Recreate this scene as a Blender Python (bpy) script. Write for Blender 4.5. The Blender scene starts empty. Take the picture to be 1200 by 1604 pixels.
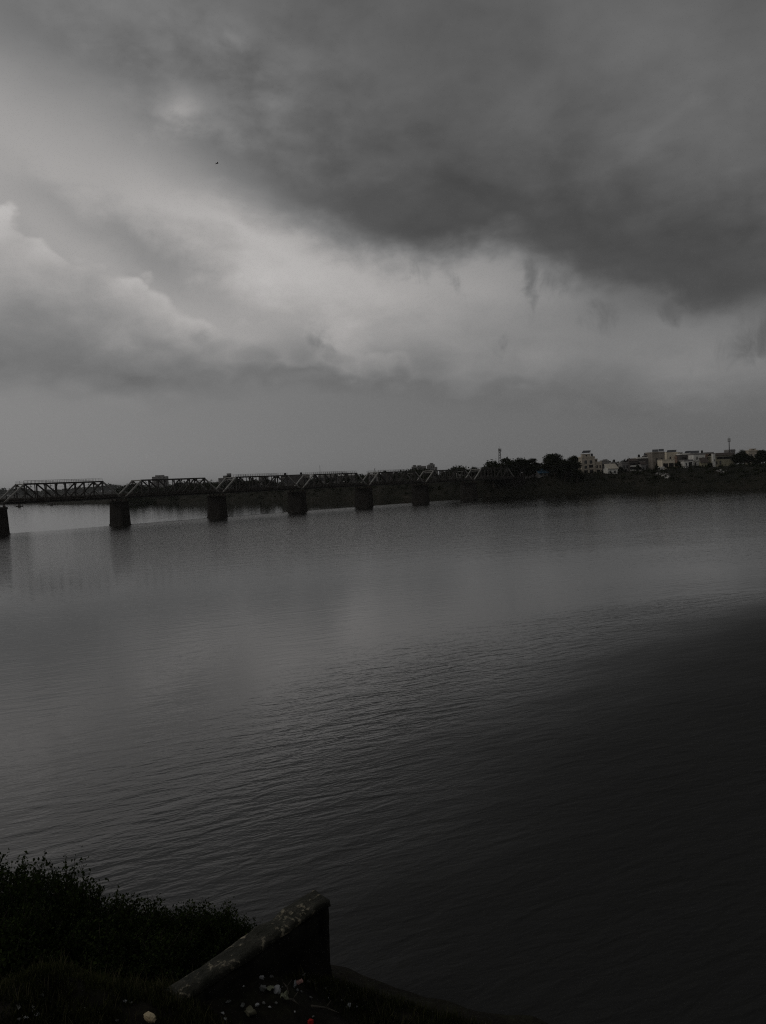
import bpy, math, random
import numpy as np
from mathutils import Vector, Matrix

random.seed(7)
rng = np.random.default_rng(11)
SC = bpy.context.scene
COL = SC.collection
R = math.radians

# ------------------------------------------------------------------ camera
H = 13.94                       # eye height above the river, metres
F = 1190.0                      # focal length in photo pixels (1200 x 1604)
PITCH, ROLL = R(-2.49), R(-2.4)
c_f = Vector((0, math.cos(PITCH), math.sin(PITCH)))
c_r0 = Vector((1, 0, 0))
c_u0 = c_r0.cross(c_f)
c_r = c_r0 * math.cos(ROLL) + c_u0 * math.sin(ROLL)
c_u = c_u0 * math.cos(ROLL) - c_r0 * math.sin(ROLL)
CAM = Vector((0, 0, H))
cd = bpy.data.cameras.new('camera')
cam = bpy.data.objects.new('camera', cd)
COL.objects.link(cam)
cam.matrix_world = Matrix(((c_r.x, c_u.x, -c_f.x, 0), (c_r.y, c_u.y, -c_f.y, 0), (c_r.z, c_u.z, -c_f.z, H), (0, 0, 0, 1)))
cd.sensor_fit = 'VERTICAL'
cd.sensor_height = 24
cd.lens = 12 / (802 / F)
cd.clip_start, cd.clip_end = 0.1, 30000
SC.camera = cam

def ray(px, py):
    return (c_f + c_r * ((px - 600) / F) + c_u * ((802 - py) / F))
def onz(px, py, z=0.0):          # survey: where a sight line meets height z
    d = ray(px, py)
    return CAM + d * ((z - H) / d.z)
def ony(px, py, y):              # survey: where a sight line meets distance y
    d = ray(px, py)
    return CAM + d * (y / d.y)

# ------------------------------------------------------------------ sun and view
SUN_AZ, SUN_EL = R(-88), R(36)    # azimuth from +Y, clockwise positive: off to the left
EXPO = -2.6
sd = bpy.data.lights.new('sun', 'SUN')
sd.energy, sd.angle, sd.color = 1.2, R(25), (1.0, 0.93, 0.83)
so = bpy.data.objects.new('sun', sd)
COL.objects.link(so)
sdir = Vector((math.sin(SUN_AZ) * math.cos(SUN_EL), math.cos(SUN_AZ) * math.cos(SUN_EL), math.sin(SUN_EL)))
so.rotation_euler = sdir.to_track_quat('Z', 'Y').to_euler()
so.location = (0, 0, 200)
vs = SC.view_settings
SC.display_settings.display_device = 'sRGB'
vs.view_transform, vs.look, vs.gamma, vs.exposure = 'Standard', 'None', 1.0, EXPO
vs.use_curve_mapping = False
SC.cycles.use_denoising = False
SC.cycles.filter_width = 1.15
SC.cycles.use_adaptive_sampling = True
SC.cycles.adaptive_threshold = 0.01
SC.cycles.adaptive_min_samples = 12
SC.cycles.max_bounces = 5
SC.cycles.diffuse_bounces = 2
SC.cycles.glossy_bounces = 3
SC.cycles.volume_bounces = 0
SC.cycles.sample_clamp_indirect = 1

# ------------------------------------------------------------------ node helper
class NT:
    def __init__(s, tree):
        s.t = tree; s.t.nodes.clear()
    def n(s, kind, **kw):
        nd = s.t.nodes.new(kind)
        for k, v in kw.items():
            if k.startswith('in_'):
                s.put(nd.inputs[k[3:].replace('_', ' ')], v)
            else:
                setattr(nd, k, v)
        return nd
    def put(s, sock, v):
        if hasattr(v, 'is_output'):
            s.t.links.new(v, sock)
        else:
            sock.default_value = v
    def m(s, op, a, b=0.0, c=None, clamp=False):
        nd = s.t.nodes.new('ShaderNodeMath'); nd.operation = op; nd.use_clamp = clamp
        s.put(nd.inputs[0], a); s.put(nd.inputs[1], b)
        if c is not None: s.put(nd.inputs[2], c)
        return nd.outputs[0]
    def add(s, a, b): return s.m('ADD', a, b)
    def sub(s, a, b): return s.m('SUBTRACT', a, b)
    def mul(s, a, b): return s.m('MULTIPLY', a, b)
    def ss(s, x, lo, hi):            # smoothstep lo..hi
        nd = s.t.nodes.new('ShaderNodeMapRange'); nd.interpolation_type = 'SMOOTHSTEP'
        s.put(nd.inputs[0], x); s.put(nd.inputs[1], lo); s.put(nd.inputs[2], hi)
        nd.inputs[3].default_value = 0; nd.inputs[4].default_value = 1
        return nd.outputs[0]
    def lin(s, x, lo, hi, a, b):
        nd = s.t.nodes.new('ShaderNodeMapRange'); nd.clamp = True
        for i, v in enumerate((x, lo, hi, a, b)): s.put(nd.inputs[i], v)
        return nd.outputs[0]
    def mix(s, f, a, b):             # scalar mix
        return s.add(a, s.mul(f, s.sub(b, a)))
    def vec(s, op, a, b=None, sc=None):
        nd = s.t.nodes.new('ShaderNodeVectorMath'); nd.operation = op
        s.put(nd.inputs[0], a)
        if b is not None: s.put(nd.inputs[1], b)
        if sc is not None: s.put(nd.inputs['Scale'], sc)
        return nd.outputs[0]
    def noise(s, v, scale, detail=4, rough=0.5, dist=0.0, out=0):
        nd = s.t.nodes.new('ShaderNodeTexNoise')
        s.put(nd.inputs['Vector'], v)
        nd.inputs['Scale'].default_value = scale; nd.inputs['Detail'].default_value = detail
        nd.inputs['Roughness'].default_value = rough; nd.inputs['Distortion'].default_value = dist
        return nd.outputs[out]
    def comb(s, x, y, z):
        nd = s.t.nodes.new('ShaderNodeCombineXYZ')
        for i, v in enumerate((x, y, z)): s.put(nd.inputs[i], v)
        return nd.outputs[0]
    def curve(s, x, x0, x1, y0, y1, pts):
        """piecewise smooth curve through pts, x and y in their own units"""
        nd = s.t.nodes.new('ShaderNodeFloatCurve')
        cv = nd.mapping.curves[0]
        P = [((a - x0) / (x1 - x0), (b - y0) / (y1 - y0)) for a, b in sorted(pts)]
        cv.points[0].location = P[0]; cv.points[1].location = P[-1]
        for p in P[1:-1]: cv.points.new(*p)
        nd.mapping.update()
        s.put(nd.inputs['Value'], s.lin(x, x0, x1, 0.0, 1.0))
        return s.add(s.mul(nd.outputs[0], y1 - y0), y0)
    def ramp(s, x, stops):
        nd = s.t.nodes.new('ShaderNodeValToRGB')
        s.put(nd.inputs[0], x)
        e = nd.color_ramp.elements
        e[0].position, e[0].color = stops[0][0], (*stops[0][1], 1)
        e[1].position, e[1].color = stops[-1][0], (*stops[-1][1], 1)
        for p, c in stops[1:-1]:
            k = e.new(p); k.color = (*c, 1)
        return nd.outputs[0]

# ------------------------------------------------------------------ sky: a storm deck, a bright break and low cumulus
def ang(px, py):
    d = ray(px, py).normalized()
    return math.degrees(math.atan2(d.x, d.y)), math.degrees(math.asin(d.z))
def build_sky():
    w = bpy.data.worlds.new('World'); SC.world = w; w.use_nodes = True
    T = NT(w.node_tree)
    tc = T.n('ShaderNodeTexCoord').outputs['Generated']
    nv = T.vec('NORMALIZE', tc)
    sp = T.n('ShaderNodeSeparateXYZ'); T.put(sp.inputs[0], nv)
    X, Y, Z = sp.outputs
    az = T.mul(T.m('ARCTAN2', X, Y), 57.29578)
    Zc = T.m('MAXIMUM', Z, 0.0)                 # below the horizon the sky's rim colour goes on
    el = T.mul(T.m('ARCSINE', Zc), 57.29578)
    # drifting, billowing coordinates
    squash = T.vec('MULTIPLY', nv, (1, 1, 1.7))
    big = T.sub(T.noise(squash, 2.6, 3, .55), .5)
    mid = T.sub(T.noise(squash, 7.5, 5, .56, .3), .5)
    fine = T.sub(T.noise(squash, 22, 5, .55, .2), .5)
    azw = T.add(az, T.add(T.mul(mid, 5.0), T.mul(fine, 1.6)))
    elw = T.add(el, T.add(T.mul(mid, 4.0), T.mul(fine, 1.6)))
    def blob(px, py, sx, sy, amp, rot=0.0, warped=True, sharp=False):
        a0, e0 = ang(px, py)
        sx, sy = sx / 20.8, sy / 20.8
        u = T.sub(azw if warped else az, a0); v = T.sub(elw if warped else el, e0)
        c, s = math.cos(R(rot)), math.sin(R(rot))
        p = T.mul(T.add(T.mul(u, c), T.mul(v, s)), 1 / sx)
        q = T.mul(T.sub(T.mul(v, c), T.mul(u, s)), 1 / sy)
        r2 = T.add(T.mul(p, p), T.mul(q, q))
        if sharp:
            return T.mul(T.ss(r2, 1.6, .3), amp)
        return T.mul(T.m('POWER', 2.71828, T.mul(r2, -1.0)), amp)
    def addall(base, L):
        for b in L: base = T.add(base, b)
        return base
    def crv(px_pts, e0=0, e1=45):
        pts = [ang(*p) for p in px_pts]
        return pts
    # 1 the even grey air under the clouds
    low = T.curve(az, -60, 60, 0, 200, [(-60, 138), (-28, 134), (-12, 124), (0, 115), (14, 107), (28, 101), (60, 98)])
    low = T.add(low, T.mul(mid, 4))
    # 2 the bright high layer in the break
    high = T.curve(az, -60, 60, 0, 200, [(-60, 160), (-28, 160), (-10, 158), (4, 144), (14, 128), (20, 119), (28, 114), (60, 110)])
    high = addall(high, [blob(430, 410, 170, 60, 22, -22), blob(40, 270, 160, 60, 4, -25), blob(215, 385, 150, 34, -22, -28), blob(90, 290, 60, 24, -4),
                         blob(600, 450, 130, 45, 12, -15), blob(330, 330, 90, 30, 6, -25), blob(760, 440, 110, 40, 12), blob(1000, 520, 130, 45, 4),
                         blob(960, 480, 40, 50, -10, 60), blob(1140, 560, 120, 50, 8), blob(300, 400, 60, 40, -6)])
    high = addall(high, [T.mul(big, 22), T.mul(mid, 20), T.mul(fine, 9)])
        # 3 cumulus heaps, lit crest and grey base
    crest_pts = crv([(-200, 330), (-80, 318), (0, 322), (60, 352), (135, 378), (185, 408), (240, 438), (300, 470), (345, 500), (420, 512), (475, 545),
                     (540, 528), (610, 538), (660, 562), (715, 585), (770, 548), (840, 556), (900, 575), (985, 590), (1100, 600), (1250, 590)])
    crest = T.curve(azw, -45, 45, 0, 45, crest_pts)
    base_pts = crv([(-200, 590), (0, 602), (120, 612), (220, 630), (330, 612), (420, 598), (480, 588), (560, 604), (660, 612), (730, 628), (850, 628), (960, 640), (1100, 650), (1250, 640)])
    bas = T.curve(azw, -45, 45, 0, 45, base_pts)
    m_high = T.ss(T.add(T.sub(el, bas), T.add(T.mul(big, 4), T.mul(mid, 3))), -.8, 3.6)
    g = T.mix(m_high, low, high)
    bil = T.n('ShaderNodeTexVoronoi', feature='F1'); T.put(bil.inputs['Vector'], T.vec('ADD', squash, T.vec('SCALE', T.noise(squash, 9, 4, .5, 0, 1), sc=.12)))
    bil.inputs['Scale'].default_value = 21
    puff = T.sub(.42, bil.outputs['Distance'])
    elc = T.sub(el, T.add(T.add(T.mul(puff, 2.7), T.mul(mid, 1.8)), T.mul(fine, 1.2)))
    dep = T.m('DIVIDE', T.sub(crest, elc), T.m('MAXIMUM', T.sub(crest, bas), 1.0))     # 0 at the crest, 1 at the base
    soft = T.lin(az, -28, 10, .055, .36)
    m_cu = T.mul(T.ss(T.sub(crest, elc), -.1, T.mul(soft, 7)), T.ss(T.add(T.sub(el, bas), T.mul(mid, 4)), -1.6, 1.6))
    m_cu = T.mul(T.mul(m_cu, T.lin(az, 2, 30, 1.0, .35)), T.ss(T.sub(crest, el), -.95, -.15))
    top_g = T.curve(az, -60, 60, 0, 200, [(-60, 180), (-28, 184), (-14, 172), (0, 152), (8, 134), (24, 112), (60, 108)])
    bot_g = T.lin(az, -28, 28, 119, 96)
    shade = T.ss(dep, -.05, .95)
    cu = T.mix(shade, top_g, bot_g)
    cu = addall(cu, [T.mul(mid, 40), T.mul(fine, 30), T.mul(puff, 18), blob(70, 500, 90, 40, -10, 0), blob(170, 470, 70, 30, -3), blob(300, 500, 60, 26, 9), blob(130, 520, 120, 30, 3),
                     blob(575, 555, 90, 28, 12), blob(200, 560, 200, 40, -4), blob(430, 565, 90, 30, -6), blob(540, 600, 90, 14, -8), blob(230, 612, 150, 14, -5)])
    g = T.mix(m_cu, g, cu)
    # 4 the storm deck overhead; its ragged rim crosses the view
    rim_pts = crv([(-300, 20), (-120, 95), (0, 150), (110, 205), (250, 268), (400, 338), (500, 385), (585, 415), (650, 428), (720, 412), (790, 396), (860, 418), (950, 462), (1040, 492), (1120, 505), (1210, 492), (1350, 480)])
    rim = T.curve(az, -50, 50, 0, 50, rim_pts)
    streak = T.vec('DIVIDE', nv, T.comb(T.add(Zc, .25), T.add(Zc, .25), 1.0))
    s1 = T.sub(T.noise(streak, 2.2, 5, .55, .4), .5)
    d = T.add(T.sub(el, rim), T.add(T.add(T.mul(big, 2.5), T.mul(mid, 5.0)), T.mul(fine, 2.6)))
    deck_w = T.lin(az, -30, 5, 7.0, 2.6)
    m_deck = T.ss(d, T.mul(deck_w, -.45), deck_w)
    deck = T.curve(az, -60, 60, 0, 200, [(-60, 112), (-28, 120), (-14, 114), (-4, 98), (6, 92), (20, 96), (60, 92)])
    deck = addall(deck, [T.mul(s1, 38), T.mul(mid, 24), T.mul(fine, 10),
                         blob(820, 340, 240, 80, -15, -12), blob(1130, 420, 190, 100, -22, -8), blob(600, 340, 150, 60, -4, -20), blob(1000, 90, 160, 80, 8), blob(700, 60, 90, 90, -5),
                         blob(285, 174, 42, 24, 28, 10), blob(235, 185, 50, 22, 9, -10), blob(330, 200, 120, 45, 12, -15), T.mul(T.add(mid, fine), blob(300, 170, 240, 110, 52)), blob(140, 165, 40, 30, 10), blob(450, 130, 50, 40, 8, 40), blob(375, 45, 30, 20, 12), blob(200, 90, 180, 60, -4), blob(560, 30, 150, 60, 4), blob(30, 60, 140, 60, -6)])
    deck = T.sub(deck, T.mul(T.ss(el, 32.0, 62.0), 22.0))     # cloud above the view darkened to dim the water and ground
    g = T.mix(m_deck, g, deck)
    # 5 scud hanging below the rim
    frag = [blob(842, 432, 13, 46, .9, 0), blob(708, 445, 16, 40, .62, 25), blob(1048, 495, 22, 26, .75, 0), blob(505, 530, 40, 20, .85, 12),
            blob(1195, 530, 60, 36, .9, 20), blob(775, 560, 36, 26, .5), blob(935, 500, 22, 46, .5, 30), blob(640, 440, 20, 22, .7), blob(880, 430, 50, 22, .7)]
    fm = frag[0]
    for f_ in frag[1:]: fm = T.m('MAXIMUM', fm, f_)
    wisp = T.noise(T.vec('MULTIPLY', nv, (1, 1, .55)), 34, 5, .6, .6)
    fm = T.mul(T.ss(T.add(fm, T.mul(T.sub(wisp, .5), 1.7)), .25, 1.25), .66)
    g = T.mix(fm, g, T.lin(az, -10, 28, 108, 80))
    g = T.m('MAXIMUM', g, 20.0)
    lum = T.mul(T.m('POWER', T.mul(T.add(g, 14), 1 / 269), 2.4), 2.0 ** (-EXPO))
    warm = T.lin(g, 118, 165, 0.0, 1.0)
    col = T.comb(T.mul(lum, T.mix(warm, 1.0, 1.025)), T.mul(lum, T.mix(warm, 1.0, .993)), T.mul(lum, T.mix(warm, 1.0, .972)))
    bg = T.n('ShaderNodeBackground'); T.put(bg.inputs[0], col); bg.inputs[1].default_value = 1.0
    sky = T.n('ShaderNodeTexSky', sky_type='NISHITA', sun_disc=False)
    sky.sun_elevation, sky.sun_rotation = SUN_EL, SUN_AZ
    bg2 = T.n('ShaderNodeBackground'); T.put(bg2.inputs[0], sky.outputs[0]); bg2.inputs[1].default_value = .06
    mx = T.n('ShaderNodeMixShader'); mx.inputs[0].default_value = .99
    T.put(mx.inputs[1], bg2.outputs[0]); T.put(mx.inputs[2], bg.outputs[0])
    out = T.n('ShaderNodeOutputWorld'); T.put(out.inputs[0], mx.outputs[0])
    w.cycles.sampling_method = 'MANUAL'; w.cycles.sample_map_resolution = 512
build_sky()

# ------------------------------------------------------------------ object helpers
def tag(o, label=None, cat=None, group=None, kind=None):
    if label: o['label'] = label
    if cat: o['category'] = cat
    if group: o['group'] = group
    if kind: o['kind'] = kind
    return o
def empty(name, loc=(0, 0, 0), rz=0.0):
    o = bpy.data.objects.new(name, None); COL.objects.link(o)
    o.empty_display_size = 0.5
    o.location = loc; o.rotation_euler = (0, 0, rz)
    return o
def link(name, me, mat=None, parent=None, smooth=False):
    o = bpy.data.objects.new(name, me); COL.objects.link(o)
    if mat is not None and not me.materials: me.materials.append(mat)
    if smooth: me.polygons.foreach_set('use_smooth', [True] * len(me.polygons))
    if parent is not None: o.parent = parent
    return o
def copy_tree(o, parent=None):
    c = o.copy(); COL.objects.link(c); c.parent = parent
    for ch in list(o.children): copy_tree(ch, c)
    return c

class MB:
    """collects simple solids into one mesh"""
    def __init__(s): s.v = []; s.f = []
    def hexa(s, pts):
        b = len(s.v); s.v += [tuple(p) for p in pts]
        for q in ((0, 3, 2, 1), (4, 5, 6, 7), (0, 1, 5, 4), (1, 2, 6, 5), (2, 3, 7, 6), (3, 0, 4, 7)):
            s.f.append(tuple(b + i for i in q))
        return s
    def box(s, x0, x1, y0, y1, z0, z1):
        return s.hexa([(x0, y0, z0), (x1, y0, z0), (x1, y1, z0), (x0, y1, z0), (x0, y0, z1), (x1, y0, z1), (x1, y1, z1), (x0, y1, z1)])
    def bar(s, p, q, w, h, up=(0, 1, 0)):
        p, q = Vector(p), Vector(q); d = (q - p).normalized()
        a = Vector(up) - d * d.dot(Vector(up)); a.normalize(); b = d.cross(a)
        a *= w / 2; b *= h / 2
        return s.hexa([p - a - b, p + a - b, p + a + b, p - a + b, q - a - b, q + a - b, q + a + b, q - a + b])
    def tube(s, p, q, r0, r1=None, n=8):
        r1 = r0 if r1 is None else r1
        p, q = Vector(p), Vector(q); d = (q - p).normalized()
        a = d.orthogonal().normalized(); c = d.cross(a); b = len(s.v)
        for k in range(n):
            t = 2 * math.pi * k / n; e = a * math.cos(t) + c * math.sin(t)
            s.v.append(tuple(p + e * r0)); s.v.append(tuple(q + e * r1))
        for k in range(n):
            i, j = b + 2 * k, b + 2 * ((k + 1) % n)
            s.f.append((i, j, j + 1, i + 1))
        s.f.append(tuple(b + 2 * k for k in range(n))[::-1]); s.f.append(tuple(b + 2 * k + 1 for k in range(n)))
        return s
    def path(s, pts, rad, n=6):
        for (p, q, r0, r1) in zip(pts[:-1], pts[1:], rad[:-1], rad[1:]): s.tube(p, q, r0, r1, n)
        return s
    def mesh(s, name):
        me = bpy.data.meshes.new(name); me.from_pydata(s.v, [], s.f); me.update(); return me
    def build(s, name, mat, parent=None, smooth=False):
        return link(name, s.mesh(name), mat, parent, smooth)

def quads_mesh(name, V):
    """V: (n, 4, 3) array of loose quads"""
    n = len(V); me = bpy.data.meshes.new(name)
    me.vertices.add(n * 4); me.vertices.foreach_set('co', V.reshape(-1).astype(np.float32))
    me.loops.add(n * 4); me.loops.foreach_set('vertex_index', np.arange(n * 4, dtype=np.int32))
    me.polygons.add(n); me.polygons.foreach_set('loop_start', np.arange(n, dtype=np.int32) * 4)
    me.polygons.foreach_set('loop_total', np.full(n, 4, dtype=np.int32))
    me.update(calc_edges=True); return me
def grid_mesh(name, P):
    """P: (a, b, 3) grid of points"""
    a, b = P.shape[:2]
    idx = np.arange(a * b).reshape(a, b)
    f = np.stack([idx[:-1, :-1], idx[:-1, 1:], idx[1:, 1:], idx[1:, :-1]], -1).reshape(-1, 4)
    me = bpy.data.meshes.new(name)
    me.vertices.add(a * b); me.vertices.foreach_set('co', P.reshape(-1).astype(np.float32))
    me.loops.add(f.size); me.loops.foreach_set('vertex_index', f.reshape(-1).astype(np.int32))
    me.polygons.add(len(f)); me.polygons.foreach_set('loop_start', np.arange(len(f), dtype=np.int32) * 4)
    me.polygons.foreach_set('loop_total', np.full(len(f), 4, dtype=np.int32))
    me.update(calc_edges=True); me.polygons.foreach_set('use_smooth', [True] * len(f)); return me

_tab = rng.random((64, 64))
def vnoise(x, y):
    """smooth value noise on arrays"""
    x = np.asarray(x, float); y = np.asarray(y, float)
    xi, yi = np.floor(x).astype(int), np.floor(y).astype(int); fx, fy = x - xi, y - yi
    fx, fy = fx * fx * (3 - 2 * fx), fy * fy * (3 - 2 * fy)
    t = lambda i, j: _tab[i % 64, j % 64]
    return (t(xi, yi) * (1 - fx) + t(xi + 1, yi) * fx) * (1 - fy) + (t(xi, yi + 1) * (1 - fx) + t(xi + 1, yi + 1) * fx) * fy - .5
def fbm(x, y, o=4):
    s, a = 0, 1
    for k in range(o):
        s = s + a * vnoise(x * 2 ** k + 13 * k, y * 2 ** k + 7 * k); a *= .5
    return s

# ------------------------------------------------------------------ materials
def mat(name, c1, c2=None, scale=1.0, rough=.85, bump=0.0, detail=4, coord='Object', spec=.1, lo=.35, hi=.65):
    """two-tone noise surface"""
    m = bpy.data.materials.new(name); m.use_nodes = True
    T = NT(m.node_tree)
    tc = T.n('ShaderNodeTexCoord').outputs[coord]
    nz = T.noise(tc, scale, detail, .6)
    b = T.n('ShaderNodeBsdfPrincipled')
    T.put(b.inputs['Base Color'], T.ramp(nz, [(lo, c1), (hi, c2 or c1)]))
    b.inputs['Roughness'].default_value = rough; b.inputs['Specular IOR Level'].default_value = spec
    if bump:
        bp = T.n('ShaderNodeBump'); bp.inputs['Strength'].default_value = 1.0; bp.inputs['Distance'].default_value = bump
        T.put(bp.inputs['Height'], nz); T.put(b.inputs['Normal'], bp.outputs[0])
    T.put(T.n('ShaderNodeOutputMaterial').inputs[0], b.outputs[0])
    return m
def leaf_mat(name, c1, c2, scale=.6):
    m = bpy.data.materials.new(name); m.use_nodes = True
    T = NT(m.node_tree)
    geo = T.n('ShaderNodeNewGeometry')
    nz = T.noise(geo.outputs['Position'], scale, 3, .6)
    rnd = T.add(T.mul(geo.outputs['Random Per Island'], .5), T.mul(nz, .5))
    col = T.ramp(rnd, [(.25, c1), (.75, c2)])
    d = T.n('ShaderNodeBsdfDiffuse'); T.put(d.inputs[0], col)
    t = T.n('ShaderNodeBsdfTranslucent'); T.put(t.inputs[0], col)
    mx = T.n('ShaderNodeMixShader'); mx.inputs[0].default_value = .25
    T.put(mx.inputs[1], d.outputs[0]); T.put(mx.inputs[2], t.outputs[0])
    T.put(T.n('ShaderNodeOutputMaterial').inputs[0], mx.outputs[0])
    return m

M = {}
M['steel'] = mat('weathered_steel', (.085, .082, .078), (.05, .045, .04), .55, .6, 0, 5)
M['skylit_steel'] = mat('painted_skylight_steel', (.36, .36, .345), (.27, .26, .24), .55, .5, 0, 5)  # steel made paler: sky light on end posts and portals painted in
M['rail_steel'] = mat('rusty_rail_steel', (.10, .075, .06), (.06, .045, .04), 2, .7)
M['rope'] = mat('dark_wire', (.04, .04, .04), (.06, .06, .06), 2, .7)
M['timber'] = mat('sleeper_timber', (.06, .05, .04), (.10, .085, .07), 3, .9)
M['bark'] = mat('bark', (.05, .042, .034), (.10, .085, .07), 6, .95, .02)
M['leaf_far'] = leaf_mat('tree_leaves', (.012, .016, .008), (.036, .044, .02), .25)
M['leaf_far_olive'] = leaf_mat('tree_leaves_olive', (.014, .017, .009), (.042, .045, .022), .3)
M['leaf_near'] = leaf_mat('shrub_leaves', (.012, .02, .008), (.05, .07, .022), 1.5)
M['grass'] = leaf_mat('grass_blades', (.02, .026, .01), (.07, .075, .03), .8)
M['dry'] = leaf_mat('dry_stalks', (.06, .055, .03), (.13, .12, .07), 1.5)
M['wall_beige'] = mat('beige_plaster', (.58, .52, .43), (.42, .375, .31), .5, .9)
M['wall_taupe'] = mat('taupe_render', (.30, .27, .235), (.21, .19, .165), .5, .9)
M['wall_cream'] = mat('cream_plaster', (.80, .73, .59), (.64, .57, .45), .5, .9)
M['wall_white'] = mat('white_plaster', (.82, .81, .76), (.62, .61, .57), .5, .9)
M['wall_grey'] = mat('grey_render', (.30, .29, .28), (.20, .19, .185), .5, .9)
M['wall_dark'] = mat('dark_weathered_render', (.12, .11, .105), (.07, .066, .062), .5, .9)
M['wall_olive'] = mat('olive_plaster', (.40, .37, .26), (.30, .28, .20), .5, .9)
M['wall_pink'] = mat('faded_brick_render', (.32, .22, .17), (.24, .17, .13), .5, .9)
M['roof_tin'] = mat('pale_tin_roof', (.62, .58, .50), (.44, .40, .33), .9, .55)
M['roof_dark'] = mat('dark_tile_roof', (.07, .06, .055), (.11, .09, .08), 1.2, .9)
M['solar'] = mat('solar_panel_glass', (.012, .014, .022), (.02, .022, .03), 1, .12, 0, 2, 'Object', .5)
M['glass'] = mat('window_glass', (.015, .016, .018), (.03, .03, .032), .8, .1, 0, 2, 'Object', .5)
M['frame'] = mat('window_frame_paint', (.30, .29, .27), (.22, .21, .2), 2, .7)
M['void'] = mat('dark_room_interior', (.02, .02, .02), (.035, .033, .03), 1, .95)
M['tarp_blue'] = mat('blue_tarpaulin', (.06, .13, .20), (.09, .17, .25), 1.2, .6, 0, 3)
M['tank'] = mat('black_tank_plastic', (.02, .02, .02), (.04, .04, .04), 2, .5)
M['hull'] = mat('boat_planks', (.05, .045, .04), (.10, .085, .07), 1.5, .8)
M['bird'] = mat('dark_feathers', (.03, .028, .026), (.06, .055, .05), 8, .8)

def far_ground_mat():
    m = bpy.data.materials.new('far_bank_scrub_ground'); m.use_nodes = True
    T = NT(m.node_tree)
    geo = T.n('ShaderNodeNewGeometry'); pos = geo.outputs['Position']
    a = T.noise(pos, .05, 6, .62); b = T.noise(pos, .4, 4, .6)
    f = T.add(T.mul(a, .6), T.mul(b, .4))
    col = T.ramp(f, [(.36, (.012, .013, .009)), (.5, (.02, .02, .013)), (.6, (.032, .029, .022)), (.72, (.07, .062, .05))])
    bs = T.n('ShaderNodeBsdfPrincipled'); T.put(bs.inputs['Base Color'], col); bs.inputs['Roughness'].default_value = .95
    bs.inputs['Specular IOR Level'].default_value = .1
    T.put(T.n('ShaderNodeOutputMaterial').inputs[0], bs.outputs[0])
    return m
def near_ground_mat():
    m = bpy.data.materials.new('near_bank_soil'); m.use_nodes = True
    T = NT(m.node_tree)
    geo = T.n('ShaderNodeNewGeometry'); pos = geo.outputs['Position']
    a = T.noise(pos, .8, 6, .62); b = T.noise(pos, 6, 5, .6)
    f = T.add(T.mul(a, .55), T.mul(b, .45))
    col = T.ramp(f, [(.36, (.009, .008, .006)), (.5, (.016, .014, .010)), (.6, (.024, .024, .014)), (.72, (.05, .045, .033))])
    bs = T.n('ShaderNodeBsdfPrincipled'); T.put(bs.inputs['Base Color'], col); bs.inputs['Roughness'].default_value = .9
    bs.inputs['Specular IOR Level'].default_value = .15
    bp = T.n('ShaderNodeBump'); bp.inputs['Distance'].default_value = .08; T.put(bp.inputs['Height'], f); T.put(bs.inputs['Normal'], bp.outputs[0])
    T.put(T.n('ShaderNodeOutputMaterial').inputs[0], bs.outputs[0])
    return m

# bridge axis (also parts the water: the lee of the piers is calmer)
BTH = R(43.64); BD = Vector((math.sin(BTH), math.cos(BTH), 0)); BN = Vector((-BD.y, BD.x, 0))    # BN points to the far side
BL = 46.0
B0 = Vector((-131.66, 267.35, 0)) - BD * 1.6 + BN * 5.75     # middle of the pier at the photo's left edge

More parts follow.
